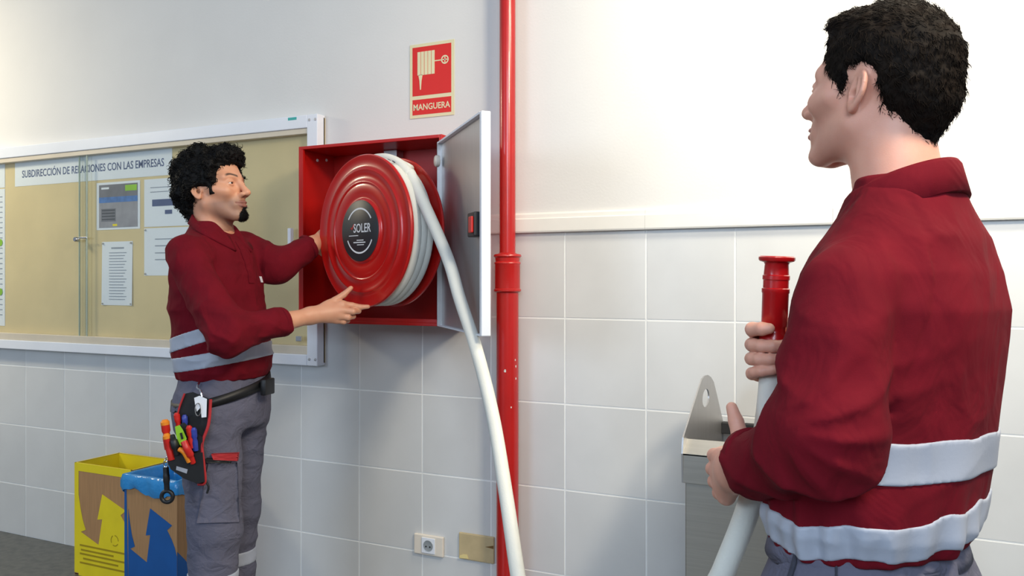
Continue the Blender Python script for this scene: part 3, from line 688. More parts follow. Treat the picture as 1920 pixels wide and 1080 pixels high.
def snets(fn, lo, hi, h, B=8, margin=1.6):
    lo = np.asarray(lo, float); hi = np.asarray(hi, float); nb = np.ceil((hi - lo) / (h * B)).astype(int) + 1; n = nb * B
    bc = np.stack(np.meshgrid(*[lo[k] + (np.arange(nb[k]) + 0.5) * B * h - 0.5 * h for k in range(3)], indexing='ij'), -1).reshape(-1, 3).astype(np.float32)
    cd = fn(bc).reshape(nb); act = np.abs(cd) < B * h * 0.87 * margin + 0.004
    rep = lambda A: A.repeat(B, 0).repeat(B, 1).repeat(B, 2)
    G = rep(np.where(cd < 0, -1.0, 1.0).astype(np.float32)); mk = rep(act); idx = np.argwhere(mk)
    G[mk] = fn((lo + idx * h).astype(np.float32))
    S = G < 0
    sh = [(i, j, k) for i in (0, 1) for j in (0, 1) for k in (0, 1)]
    cnt = sum(S[i:n[0] - 1 + i, j:n[1] - 1 + j, k:n[2] - 1 + k].astype(np.int8) for i, j, k in sh)
    cell = np.argwhere((cnt > 0) & (cnt < 8)); cid = np.full((n[0] - 1, n[1] - 1, n[2] - 1), -1, np.int32); cid[tuple(cell.T)] = np.arange(len(cell))
    val = {s: G[cell[:, 0] + s[0], cell[:, 1] + s[1], cell[:, 2] + s[2]] for s in sh}
    acc = np.zeros((len(cell), 3)); w = np.zeros(len(cell))
    for a in sh:
        for ax in range(3):
            if a[ax] == 0:
                b = list(a); b[ax] = 1; va, vb = val[a], val[tuple(b)]; m = (va < 0) != (vb < 0)
                t = np.where(m, va / np.where(m, va - vb, 1), 0); p = np.tile(np.array(a, float), (len(cell), 1)); p[:, ax] += t
                acc += p * m[:, None]; w += m
    V = lo + (cell + acc / w[:, None]) * h
    Q = []
    for ax in range(3):
        o1, o2 = [(1, 2), (2, 0), (0, 1)][ax]
        A = np.take(S, range(0, n[ax] - 1), ax); Bv = np.take(S, range(1, n[ax]), ax); e = np.argwhere(A != Bv)
        e = e[(e[:, o1] > 0) & (e[:, o2] > 0) & (e[:, o1] < n[o1] - 1) & (e[:, o2] < n[o2] - 1)]
        ins = S[tuple(e.T)]
        def cc(d1, d2):
            c = e.copy(); c[:, o1] += d1; c[:, o2] += d2; return cid[tuple(c.T)]
        q = np.stack([cc(-1, -1), cc(0, -1), cc(0, 0), cc(-1, 0)], 1); q[~ins] = q[~ins][:, ::-1]; Q.append(q)
    Q = np.vstack(Q); Q = Q[(Q >= 0).all(1)]
    return V, Q
def grad(fn, V, e=0.002):
    V = V.astype(np.float32); g = np.stack([fn(V + np.eye(3, dtype=np.float32)[k] * e) - fn(V - np.eye(3, dtype=np.float32)[k] * e) for k in range(3)], 1)
    return g / (np.linalg.norm(g, axis=1, keepdims=True) + 1e-9)
def relax(V, Q, it=1, lam=0.5):
    for _ in range(it):
        acc = np.zeros_like(V); cnt = np.zeros(len(V))
        for k in range(4):
            for m in (1, 3):
                np.add.at(acc, Q[:, k], V[Q[:, (k + m) % 4]]); np.add.at(cnt, Q[:, k], 1)
        V = V + lam * (acc / np.maximum(cnt, 1)[:, None] - V)
    return V
def merge(parts):
    V = []; Fq = []; b = 0
    for v, f in parts: V.append(v); Fq.append(f + b); b += len(v)
    return np.vstack(V), np.vstack(Fq)
def strands(P0, N0, flow, length, rad, seg=4, curl=0.0, turns=1.0, rng=None, rise=0.35, jit=0.35):
    """tapered three-sided strands as quads"""
    n = len(P0); rng = rng or np.random.default_rng(1)
    d = flow + jit * rng.normal(size=(n, 3)); d -= N0 * (d * N0).sum(1, keepdims=True) * (1 - 0.0)
    d /= np.linalg.norm(d, axis=1, keepdims=True) + 1e-9; b = np.cross(N0, d)
    L = length * (0.6 + 0.8 * rng.random(n)); ph = rng.random(n) * 6.28; sg = np.where(rng.random(n) < .5, -1, 1)
    rings = []
    for k in range(seg + 1):
        t = k / seg; r = rad * (1 - 0.75 * t)
        c = P0 + d * (L * t)[:, None] + N0 * (L * (rise * t - 0.8 * rise * t * t))[:, None]
        if curl:
            a = ph + sg * turns * 6.28 * t; c = c + curl * min(1, 2 * t + .2) * (np.cos(a)[:, None] * b + np.sin(a)[:, None] * N0)
        for j in range(3):
            a = 2.094 * j; rings.append(c + r * (cos(a) * b + sin(a) * N0))
    R = np.stack(rings, 1); m = R.shape[1]; V = R.reshape(-1, 3); base = (np.arange(n) * m)[:, None]; Fq = []
    for k in range(seg):
        for j in range(3):
            Fq.append(base + np.array([k * 3 + j, k * 3 + (j + 1) % 3, k * 3 + 3 + (j + 1) % 3, k * 3 + 3 + j]))
    return V, np.vstack(Fq)
class Frame:                   # local frame inside the view-aligned frame: x forward, y to the left of the person, z up
    def __init__(s, c, yaw, pitch=0.0, roll=0.0, scale=1.0):
        s.c = np.asarray(c, np.float32); s.k = scale
        F = np.array([cos(yaw) * cos(pitch), sin(yaw) * cos(pitch), sin(pitch)]); L = np.array([-sin(yaw), cos(yaw), 0.0]); U = np.cross(F, L)
        L2 = L * cos(roll) + U * sin(roll); U2 = np.cross(F, L2)
        s.R = np.stack([F, L2, U2], 1).astype(np.float32)
    def to(s, P): return (P - s.c) @ s.R / s.k
    def out(s, Q): return np.asarray(Q, np.float32) @ s.R.T * s.k + s.c

def cranium(q): return ell(q, (-0.009, 0, 0.036), (0.100, 0.077, 0.086))
def head_field(q, sl=0.0035, gaunt=0.0):
    """q in head frame; returns distance"""
    ay = np.abs(q[:, 1]); m = np.stack([q[:, 0], ay, q[:, 2]], 1)
    d = cranium(q)
    d = smin(d, ell(q, (0.028, 0, -0.022), (0.062, 0.059, 0.078)), 0.03)
    d = smin(d, cap(m, (0.000, 0.050, -0.050), (0.066, 0.018, -0.098), 0.017, 0.015), 0.03)
    d = smin(d, ell(q, (0.078, 0, -0.100), (0.017, 0.020, 0.014)), 0.016)
    d = smin(d, cap(m, (0.068, 0.046, -0.022), (0.040, 0.060, -0.012), 0.014, 0.012), 0.025)      # cheekbone
    d = smin(d, cap(m, (0.086, 0.012, 0.020), (0.070, 0.046, 0.022), 0.010, 0.009), 0.016)        # brow
    d = smax(d, -ell(m, (0.096, 0.033, 0.002), (0.016, 0.019, 0.011)), 0.014)                       # eye socket
    lid = ell(m, (0.0760, 0.032, 0.002), (0.0148, 0.0165, 0.0142))
    slit = np.abs(q[:, 2] - 0.001 + 4.0 * (ay - 0.032) ** 2) - sl * (1 - ((ay - 0.032) / 0.0150) ** 2); slit = np.maximum(slit, 0.074 - q[:, 0])
    d = smin(d, smax(lid, -slit, 0.002), 0.004)
    n = cap(q, (0.088, 0, 0.016), (0.112, 0, -0.030), 0.0075, 0.0100)
    n = smin(n, ell(q, (0.114, 0, -0.034), (0.0105, 0.0105, 0.0090)), 0.008)
    n = smin(n, ell(m, (0.101, 0.0125, -0.037), (0.0110, 0.0070, 0.0075)), 0.006)
    n = smax(n, -ell(m, (0.106, 0.0070, -0.0465), (0.006, 0.0035, 0.0050)), 0.003)
    d = smin(d, n, 0.010)
    d = smin(d, ell(q, (0.077, 0, -0.062), (0.018, 0.030, 0.024)), 0.018)                           # muzzle
    lip = np.minimum(chain(m, [A3(0.0985, 0.0, -0.0595), A3(0.0955, 0.012, -0.0610), A3(0.083, 0.026, -0.0615)], [0.0050, 0.0044, 0.0020], .002), chain(m, [A3(0.0970, 0.0, -0.0715), A3(0.0940, 0.012, -0.0705), A3(0.083, 0.025, -0.0635)], [0.0058, 0.0048, 0.0020], .002))
    d = smin(d, lip, 0.0025)
    d = smax(d, -chain(m, [A3(0.1040, 0.0, -0.0655), A3(0.0990, 0.012, -0.0655), A3(0.085, 0.028, -0.0610)], [0.0022, 0.0022, 0.0016], .001), 0.0015)
    d = smax(d, -cap(m, (0.102, 0.022, -0.042), (0.088, 0.035, -0.066), 0.0022, 0.0022), 0.008)
    # ears
    e = m - np.array([-0.014, 0.0765, -0.004], np.float32); t = 0.50
    ex = e[:, 0] * cos(0.18) + e[:, 2] * sin(0.18); ez = -e[:, 0] * sin(0.18) + e[:, 2] * cos(0.18)
    ey = (e[:, 1]) * cos(t) + ex * sin(t); ex2 = ex * cos(t) - e[:, 1] * sin(t)
    wx_ = np.clip(np.where(ez < 0, 0.0152 + 0.11 * ez, 0.0152), 0.0085, 0.016)
    rr = np.sqrt((ex2 / wx_) ** 2 + (ez / 0.0275) ** 2)
    rim = np.sqrt(((rr - 0.86) * wx_) ** 2 + (ey - 0.002) ** 2) - 0.0036
    plate = np.maximum(np.abs(ey + 0.001) - 0.0028, (rr - 0.95) * wx_)
    ear = smin(rim, plate, 0.003)
    ear = smin(ear, ell(np.stack([ex2, ey, ez], 1), (0.003, -0.002, -0.0205), (0.0075, 0.0042, 0.0085)), 0.006)      # lobe
    ear = smin(ear, cap(np.stack([ex2, ey, ez], 1), (-0.004, 0.001, -0.010), (0.001, 0.003, 0.016), 0.0026, 0.0028), 0.003)   # antihelix
    ear = smin(ear, ell(np.stack([ex2, ey, ez], 1), (0.0135, -0.001, -0.005), (0.0045, 0.005, 0.0065)), 0.004)    # tragus
    ear = smax(ear, -ell(np.stack([ex2, ey, ez], 1), (0.0055, 0.003, -0.007), (0.0060, 0.008, 0.0075)), 0.003)
    ear = np.where(np.linalg.norm(e, axis=1) > 0.06, np.linalg.norm(e, axis=1) - 0.04, ear)
    return smin(d, ear, 0.004), lip
def head_attrs(q, lipd, stub=0.0):
    ay = np.abs(q[:, 1]); a = {}
    a['lip'] = np.clip((0.0028 - lipd) / 0.0025, 0, 1) * 0.75 * (q[:, 0] > 0.08)
    z = q[:, 2]; a['stubble'] = stub * np.clip((-0.035 - z) / 0.02, 0, 1) * np.clip((q[:, 0] + 0.0) / 0.03, 0, 1) * (z > -0.14)
    bz = 0.0225 + 0.010 * ((ay - 0.012) / 0.03).clip(0, 2) - 0.010 * ((ay - 0.03) / 0.02).clip(0, 2) ** 2
    a['brow'] = np.clip((0.0050 - np.abs(z - bz)) / 0.003, 0, 1) * np.clip((ay - 0.010) / 0.004, 0, 1) * np.clip((0.054 - ay) / 0.008, 0, 1) * (q[:, 0] > 0.03) * 0.9
    return a
def loft(P, rows, yaw, p=2.0):
    """stacked ellipses: rows (z, cx, cy, half lateral, half depth), z ascending"""
    R = np.array(rows, np.float32); z = P[:, 2]; g = lambda k: np.interp(z, R[:, 0], R[:, k])
    dx, dy = P[:, 0] - g(1), P[:, 1] - g(2); F = (cos(yaw), sin(yaw)); b = dx * F[0] + dy * F[1]; a = -dx * F[1] + dy * F[0]
    rl, rd = g(3), g(4); k0 = np.sqrt((a / rl) ** 2 + (b / rd) ** 2) + 1e-6; k1 = np.sqrt((a / rl ** 2) ** 2 + (b / rd ** 2) ** 2) + 1e-6
    d = k0 * (k0 - 1) / k1
    return d, a, b
def hand_field(P, palm, fingers, kp=0.012, kf=0.007):
    d = None
    for a, b, ra, rb in palm:
        c = cap(P, a, b, ra, rb); d = c if d is None else smin(d, c, kp)
    f = None
    for pts, rad in fingers:
        c = chain(P, pts, rad, 0.003); f = c if f is None else smin(f, c, 0.0012)
    return smin(d, f, kf)
def sdf_part(name, fn, lo, hi, h, mats, parent, it=1):
    V, Q = snets(fn, lo, hi, h); V = relax(V, Q, it, 0.5) if it else V
    return link(name, c2w(V), Q, mats, parent, True)
def ring_band(name, fn, prof, parent, mats, n=64, a0=0.0, a1=2 * pi, closed=True):
    """fn(angle, j) -> C-frame point for profile index j; a swept closed profile"""
    m = prof; V = []; Fq = []
    for i in range(n + (0 if closed else 1)):
        a = a0 + (a1 - a0) * i / n
        for j in range(m): V.append(fn(a, j))
    cnt = n if closed else n + 1
    for i in range(n):
        for j in range(m): Fq.append([i * m + j, i * m + (j + 1) % m, ((i + 1) % cnt) * m + (j + 1) % m, ((i + 1) % cnt) * m + j])
    if not closed: Fq += [list(range(m)), [n * m + j for j in range(m)][::-1]]
    o = link(name, c2w(np.array(V)), Fq, mats, parent, True)
    bm = bmesh.new(); bm.from_mesh(o.data); bmesh.ops.recalc_face_normals(bm, faces=bm.faces[:]); bm.to_mesh(o.data); bm.free(); return o
def eyeballs(fr, parent):
    for s in (-1, 1):
        c = fr.out(np.array([[0.0755, s * 0.032, 0.002]]))[0]; F = fr.R[:, 0]; M4 = Matrix.Translation(Vector(c.tolist())) @ Vector(F.tolist()).to_track_quat('Z', 'Y').to_matrix().to_4x4()
        prof = [(0.0, -0.0125)] + [(0.0125 * sin(radians(a)), -0.0125 * cos(radians(a))) for a in range(15, 150, 15)] + [(0.0058, 0.0111)]
        iris = [(0.0058, 0.0111), (0.004, 0.0120), (0.0, 0.0126)]
        mb = MB().lathe([(r * fr.k, h * fr.k) for r, h in prof], M4, 20, 0); mb.f = [f for f in mb.f if len(f) == 4]; mb.m = [0] * len(mb.f)
        k = len(mb.f); mb.lathe([(r * fr.k, h * fr.k) for r, h in iris], M4, 20, 1)
        keep = [i for i, f in enumerate(mb.f) if len(f) == 4]; mb.f = [mb.f[i] for i in keep]; mb.m = [mb.m[i] for i in keep]
        mb.v = c2w(np.array(mb.v)).tolist(); mb.build('eye', [M_EYEW, M_IRIS], parent, True)
def put(name, mb, mats, parent, smooth='auto'):
    mb.v = c2w(np.array(mb.v)).tolist(); return mb.build(name, mats, parent, smooth)

# ================================================================== curly haired man at the reel
base1 = c2w(C(408, 525, 2.72) * [1, 1, 0])[0]
p1 = empty('person', tuple(base1), 'man with curly black hair and goatee in red work shirt turning the hose reel', 'person')
YT = radians(-13); FT = A3(cos(YT), sin(YT), 0); LT = A3(-sin(YT), cos(YT), 0)
cxp = lambda px: (px - 960) / F_PX * 2.72
rows1 = [(0.90, cxp(420), 2.72, .158, .118), (0.955, cxp(420), 2.72, .160, .128), (0.985, cxp(420), 2.72, .170, .140), (1.03, cxp(419), 2.72, .174, .145), (1.10, cxp(417), 2.72, .172, .142),
         (1.20, cxp(408), 2.72, .178, .135), (1.29, cxp(406), 2.72, .180, .124), (1.36, cxp(404), 2.72, .172, .108), (1.41, cxp(402), 2.72, .135, .086), (1.45, cxp(402), 2.72, .085, .070), (1.49, cxp(403), 2.72, .062, .062)]
sh_n = A3(cxp(404), 2.72, 1.362) - LT * .160; sh_f = A3(cxp(404), 2.72, 1.385) + LT * .168
el_n = C(424, 628, 2.45).astype(np.float32); wr_n = C(582, 592, 2.655).astype(np.float32)
el_f = C(520, 500, 2.84).astype(np.float32); wr_f = C(586, 458, 2.93).astype(np.float32)
cu_n = el_n + (wr_n - el_n) * 0.68; cu_f = el_f + (wr_f - el_f) * 0.93
def wr1(P):
    q1 = (P - el_n); ax = (wr_n - el_n) / np.linalg.norm(wr_n - el_n)
    w = 0.0080 * (ridge(P * A3(9, 9, 13) + 3.1) - .4) + 0.0045 * (ridge(P * A3(17, 17, 26) + 7.7) - .4)
    w += 0.0080 * (ridge(np.stack([P[:, 0] * 14 - P[:, 2] * 14, P[:, 1] * 6, P[:, 2] * 20 + P[:, 0] * 20], 1)) - .35) * np.exp(-(np.linalg.norm(q1, axis=1) / .13) ** 2) * 1.6
    return w
def torso1(P):
    d, a, b = loft(P, rows1, YT); th_ = np.arctan2(b / .13, a / .17)
    g = np.clip((1.02 - P[:, 2]) / .08, 0, 1)
    return d - g * .0035 * np.sin(th_ * 17 + 3 * np.sin(th_ * 3)) - wr1(P)
def sleeves1(P):
    u = chain(P, [sh_n, el_n], [.060, .058], .03); f = cap(P, el_n, wr_n, .057, .036); pl = (P - cu_n) @ ((wr_n - el_n) / np.linalg.norm(wr_n - el_n)).astype(np.float32)
    s = smin(u, smax(f, pl, .004), .03)
    u2 = cap(P, sh_f, el_f, .066, .056); f2 = cap(P, el_f, wr_f, .056, .040); pl2 = (P - cu_f) @ ((wr_f - el_f) / np.linalg.norm(wr_f - el_f)).astype(np.float32)
    s2 = smin(u2, smax(f2, pl2, .004), .03)
    return np.minimum(s, s2) - wr1(P)
nc = A3(cxp(402), 2.72, 1.472)
def shirt1(P): 
    d = smin(torso1(P), sleeves1(P), .009 + .028 * np.clip((P[:, 2] - 1.31) / .06, 0, 1)); d = smax(d, 0.962 - P[:, 2] + 0.10 * (P[:, 0] - cxp(420)) * -1.0 * .0, .006)
    return smax(d, P[:, 2] - 1.470 + 1.0 * np.clip((P - nc) @ FT - .02, 0, .11) * np.clip(1 - (np.abs((P - nc) @ LT) - .035) / .03, 0, 1), .008)
lo1 = [-1.36, 2.30, 0.93]; hi1 = [-.55, 3.06, 1.52]
sdf_part('shirt', shirt1, lo1, hi1, .0046, M_SHIRT, p1, 1)
def band1(zc_, hw, sl):
    def f(P):
        z = P[:, 2] - sl * (P[:, 0] - cxp(420)); return np.maximum(smin(torso1(P), sleeves1(P) + .02, .02) - .0028, np.abs(z - zc_) - hw)
    return f
tb = lambda zc_, hw, sl: (lambda P: np.maximum(torso1(P) - .003, np.abs(P[:, 2] - sl * (P[:, 0] - cxp(420)) - zc_) - hw))
sdf_part('reflective_band', tb(1.030, .0235, .17), [-1.16, 2.50, .95], [-.74, 2.94, 1.12], .0036, M_REFL, p1, 1)
sdf_part('reflective_band', tb(1.112, .0235, .30), [-1.16, 2.50, 1.0], [-.74, 2.94, 1.22], .0036, M_REFL, p1, 1)
# collar (folded polo collar, open at the throat)
def surf_r(a, z):
    ts = np.linspace(.03, .16, 120); dr = FT * cos(a) + LT * sin(a); Pq = (nc * [1, 1, 0] + A3(0, 0, z))[None] + ts[:, None] * dr[None]
    Pq = Pq.astype(np.float32); f = smin(torso1(Pq), sleeves1(Pq), .035); return float(ts[np.argmax(f > 0)])
def col1(a, j):
    e = .5 + .5 * cos(a)                     # 1 at the throat, 0 at the nape
    r0, zt_ = .062 + .010 * e, 1.498 - .080 * e; zb_ = 1.462 - .094 * e ** 2
    r1 = min(.118, max(r0 + .016, surf_r(a, zb_) + .002))
    rr, zz = [(r0, zt_), (r0 + .006, zt_ + .003), (r1 + .004, zb_ + .002), (r1 - .003, zb_ - .004), (r0 - .004, zt_ - .012)][j]
    return nc * [1, 1, 0] + FT * (rr * cos(a)) + LT * (rr * sin(a)) + A3(0, 0, zz)
ring_band('collar', col1, 5, p1, M_SHIRT, 48, radians(20), radians(340), False)
# placket
def onfront(z, lat, off):
    ts = np.linspace(.02, .2, 200); o_ = A3(np.interp(z, [r[0] for r in rows1], [r[1] for r in rows1]), 2.72, z) + LT * lat
    f = shirt1((o_[None] + ts[:, None] * FT[None]).astype(np.float32)); return o_ + FT * (ts[np.argmax(f > 0)] + off)
mbp = MB()
zs = np.linspace(1.405, 1.27, 12)
for i in range(len(zs) - 1):
    V = [onfront(zs[i], -.014, -.002), onfront(zs[i], .014, -.002), onfront(zs[i + 1], .014, -.002), onfront(zs[i + 1], -.014, -.002)]; V += [v + FT * .0045 for v in V]
    mbp.add(V, [[0, 1, 2, 3], [7, 6, 5, 4], [0, 4, 5, 1], [1, 5, 6, 2], [2, 6, 7, 3], [3, 7, 4, 0]])
put('placket', mbp, M_SHIRT, p1)
lg = MB(); V = [onfront(z, l, .0005) for z, l in ((1.272, .062), (1.272, .088), (1.292, .088), (1.292, .062))]; V += [v + FT * .0015 for v in V]
lg.add(V, [[0, 1, 2, 3], [7, 6, 5, 4], [0, 4, 5, 1], [1, 5, 6, 2], [2, 6, 7, 3], [3, 7, 4, 0]]); put('chest_logo', lg, M_PAPER, p1)
for cu, el, wr, r in ((cu_n, el_n, wr_n, .0435), (cu_f, el_f, wr_f, .043)):
    ax = (wr - el) / np.linalg.norm(wr - el); mb = MB(); M4 = Matrix.Translation(Vector((cu - ax * .016).tolist())) @ Vector(ax.tolist()).to_track_quat('Z', 'Y').to_matrix().to_4x4()
    mb.lathe([(r, 0), (r + .003, .003), (r + .002, .014), (r - .002, .019), (r - .008, .019), (r - .008, 0)], M4, 32); put('cuff', mb, M_SHIRT, p1)
# trousers
hip = A3(cxp(419), 2.72, 0)
kn_n = A3(cxp(424), 2.62, .50); an_n = A3(cxp(410), 2.62, .06); kn_f = A3(cxp(416), 2.84, .50); an_f = A3(cxp(410), 2.86, .06)
rowsT1 = [(.78, cxp(417), 2.72, .178, .125), (.88, cxp(418), 2.72, .176, .132), (.95, cxp(420), 2.72, .164, .128), (.985, cxp(420), 2.72, .158, .122)]
def trous1(P):
    d, a, b = loft(P, rowsT1, YT); d = smax(d, .80 - P[:, 2], .03); d = smax(d, P[:, 2] - .975, .008)
    for k_, a_, s in ((kn_n, an_n, -1), (kn_f, an_f, 1)):
        h_ = hip + LT * (.088 * s) + A3(0, 0, .86); l_ = smin(cap(P, h_, k_, .100, .078), cap(P, k_, a_, .078, .068), .03); d = smin(d, smax(l_, .035 - P[:, 2], .005), .03)
    w = .006 * (ridge(P * A3(8, 8, 11) + 1.3) - .4) + .004 * (ridge(np.stack([P[:, 0] * 15 + P[:, 2] * 10, P[:, 1] * 8, P[:, 2] * 22], 1)) - .4)
    return d - w
sdf_part('trousers', trous1, [-1.22, 2.44, .02], [-.70, 3.02, 1.0], .0065, M_TROU, p1, 1)
for k_, a_ in ((kn_n, an_n), (kn_f, an_f)):
    t_ = (k_[2] - .335) / (k_[2] - a_[2]); c_ = k_ + (a_ - k_) * t_
    sdf_part('reflective_band', (lambda c_: lambda P: np.maximum(np.maximum(trous1(P) - .003, np.abs(P[:, 2] - .335) - .024), np.linalg.norm((P - c_)[:, :2], axis=1) - .11))(c_), c_ - .125, c_ + .125, .0055, M_REFL, p1, 1)
# shoes
for a_ in (an_n, an_f):
    sdf_part('shoe', (lambda a_: lambda P: smax(smin(cap(P, a_ + A3(0, 0, .02), a_ - FT * .01 + A3(0, 0, -.015), .05, .045), cap(P, a_ - FT * .03 + A3(0, 0, -.02), a_ + FT * .17 + A3(0, 0, -.025), .042, .040), .03), .001 - P[:, 2], .004))(a_), a_ - .24, a_ + .24, .007, M_SHOE, p1, 1)
# belt: slung lower towards the near hip
def belt1(a, j):
    R = np.array(rowsT1); up = (-.012 + .024 * cos(a) + .030 * sin(a)); z0 = .945 + up + (.0 if j in (0, 1) else -.030)
    rl, rd = np.interp(z0, R[:, 0], R[:, 3]), np.interp(z0, R[:, 0], R[:, 4]); o_ = .006 if j in (0, 3) else .013
    return A3(np.interp(z0, R[:, 0], R[:, 1]), 2.72, z0) + FT * ((rd + o_) * cos(a)) + LT * ((rl + o_) * sin(a))
ring_band('belt', belt1, 4, p1, M_BELT, 64)
bk = MB().box(-.03, .03, -.012, .008, -.026, .026, .004); bk.v = [tuple(hip + FT * (.158 + v[1] * -1) + LT * (v[0]) + A3(0, 0, .934 + v[2])) for v in bk.v]; put('buckle', bk, M_BLACK, p1)
# thigh pocket with red flap on the near leg
def onleg(px, py, off=0.0):
    """depth of the trouser front seen at a pixel"""
    ds = np.linspace(2.3, 2.9, 240); pts = np.stack([C(px, py, d) for d in ds]).astype(np.float32); f = trous1(pts); i = np.argmax(f < off); return C(px, py, ds[i])
def patch(name, poly, mats, parent, th_=.004, nsub=10, off=.003):
    """cloth patch on the near leg, given as 4 corner pixels"""
    (a, b, c, d_) = [np.array(p, float) for p in poly]; V = []; n = nsub + 1
    for i in range(n):
        for j in range(n):
            u, v = i / nsub, j / nsub; p = (a * (1 - u) + b * u) * (1 - v) + (d_ * (1 - u) + c * u) * v; V.append(onleg(p[0], p[1], off))
    V = np.array(V); V2 = V + [0, -th_, 0]; N_ = n * n; Fq = []
    for i in range(nsub):
        for j in range(nsub):
            q = [i * n + j, (i + 1) * n + j, (i + 1) * n + j + 1, i * n + j + 1]; Fq.append([N_ + k for k in q]); Fq.append(q[::-1])
    bd = [i for i in range(n)] + [i * n + n - 1 for i in range(1, n)] + [(n - 1) * n + j for j in range(n - 2, -1, -1)] + [i * n for i in range(n - 2, 0, -1)]
    for i in range(len(bd)): p, q = bd[i], bd[(i + 1) % len(bd)]; Fq.append([p, q, N_ + q, N_ + p])
    return link(name, c2w(np.vstack([V, V2])), Fq, mats, parent, True)
patch('thigh_pocket', ((392, 868), (446, 866), (450, 978), (370, 980)), M_TROU, p1, .006)
patch('pocket_flap', ((398, 850), (449, 848), (447, 863), (402, 861)), M_RED_TRIM, p1, .010)
patch('pocket_trim', ((388, 858), (436, 860), (434, 868), (388, 866)), M_BLACK, p1, .008)

# ---- body (head, neck, hands, core) in one mesh
hf1 = Frame((-.980, 2.72, 1.575), radians(-14), radians(11), 0, 1.03)
neck1 = [hf1.out(A3(-.022, 0, -.045)), A3(cxp(402), 2.725, 1.44)]
def body_head1(P):
    q = hf1.to(P); d, l = head_field(q, .0028); d = d * 1.05
    n = cap(P, neck1[0], neck1[1], .056, .060); n = smin(n, cap(P, A3(cxp(404), 2.72, 1.41) - LT * .045, A3(cxp(404), 2.72, 1.41) + LT * .045, .03, .03), .04)
    return smin(d, n, .022)
Vh, Qh = snets(body_head1, [-1.12, 2.55, 1.40], [-.80, 2.90, 1.735], .0024); Vh = relax(Vh, Qh, 1, .35)
# near (right) hand: back of the hand towards us, thumb up, index along the rim, others curled beneath
c = lambda px, py, d: C(px, py, d).astype(np.float32)
mcp = [c(642, 571, 2.700), c(641, 582, 2.690), c(637, 592, 2.688), c(630, 600, 2.692)]
palm1 = [(wr_n, mcp[0], .0215, .0135), (wr_n, mcp[1], .022, .0140), (wr_n, mcp[2], .021, .0130), (wr_n, mcp[3], .019, .0120), (wr_n, c(617, 571, 2.69), .019, .015)]
fing1 = [([c(610, 574, 2.685), c(628, 563, 2.70), c(644, 553, 2.715), c(658, 540, 2.725)], [.014, .0115, .0105, .0075]),
         ([mcp[0], c(660, 573, 2.712), c(676, 576, 2.722), c(690, 575, 2.73)], [.0125, .0105, .0092, .0070]),
         ([mcp[1], c(662, 584, 2.695), c(672, 583, 2.725), c(668, 577, 2.750)], [.0125, .0105, .0095, .0075]),
         ([mcp[2], c(653, 595, 2.695), c(662, 593, 2.725), c(660, 585, 2.752)], [.0120, .0102, .0092, .0072]),
         ([mcp[3], c(644, 603, 2.700), c(652, 601, 2.725), c(652, 594, 2.748)], [.0110, .0092, .0082, .0065])]
def hand1(P): return smin(hand_field(P, palm1, fing1), cap(P, el_n, wr_n, .042, .0245), .018)
Vn, Qn = snets(hand1, [-.93, 2.42, 1.06], [-.43, 2.80, 1.28], .0024); Vn = relax(Vn, Qn, 1, .3)
mf = [c(612, 440, 2.985), c(610, 452, 2.985), c(608, 463, 2.98), c(606, 474, 2.975)]
palm2 = [(wr_f, m_, .021, .0130) for m_ in mf] + [(wr_f, c(600, 440, 2.955), .018, .013)]
fing2 = [([m_, m_ + A3(.035, .02, .0), m_ + A3(.058, .028, .002), m_ + A3(.078, .028, .004)], [.0115, .0098, .0088, .0068]) for m_ in mf] + \
        [([c(600, 442, 2.955), c(610, 425, 2.955), c(616, 414, 2.955)], [.0125, .0105, .008])]
def hand2(P): return smin(hand_field(P, palm2, fing2), cap(P, el_f, wr_f, .042, .026), .018)
Vf, Qf = snets(hand2, [-.92, 2.74, 1.24], [-.50, 3.09, 1.54], .0032); Vf = relax(Vf, Qf, 1, .3)
def core1(P):
    d, a, b = loft(P, [(z, x, y, l - .02, w - .02) for z, x, y, l, w in rows1[:-2]], YT); d = smax(smax(d, .80 - P[:, 2], .02), P[:, 2] - 1.43, .02)
    for s, e, w in ((sh_n, el_n, wr_n), (sh_f, el_f, wr_f)): d = smin(d, smin(cap(P, s, e, .048, .040), cap(P, e, w, .038, .024), .01), .03)
    for k_, a_, s in ((kn_n, an_n, -1), (kn_f, an_f, 1)):
        h_ = hip + LT * (.085 * s) + A3(0, 0, .86); d = smin(d, smin(cap(P, h_, k_, .075, .052), cap(P, k_, a_, .05, .036), .01), .03)
    return d
Vc, Qc = snets(core1, [-1.25, 2.35, .0], [-.55, 3.05, 1.5], .014)
V, Q = merge([(Vh, Qh), (Vn, Qn), (Vf, Qf), (Vc, Qc)])
qh = hf1.to(Vh.astype(np.float32)); at = head_attrs(qh, head_field(qh, .0028)[1], .6)
at = {k: np.concatenate([v, np.zeros(len(V) - len(v))]) for k, v in at.items()}
link('body', c2w(V), Q, M_SKIN1, p1, True, attrs=at)
eyeballs(hf1, p1)
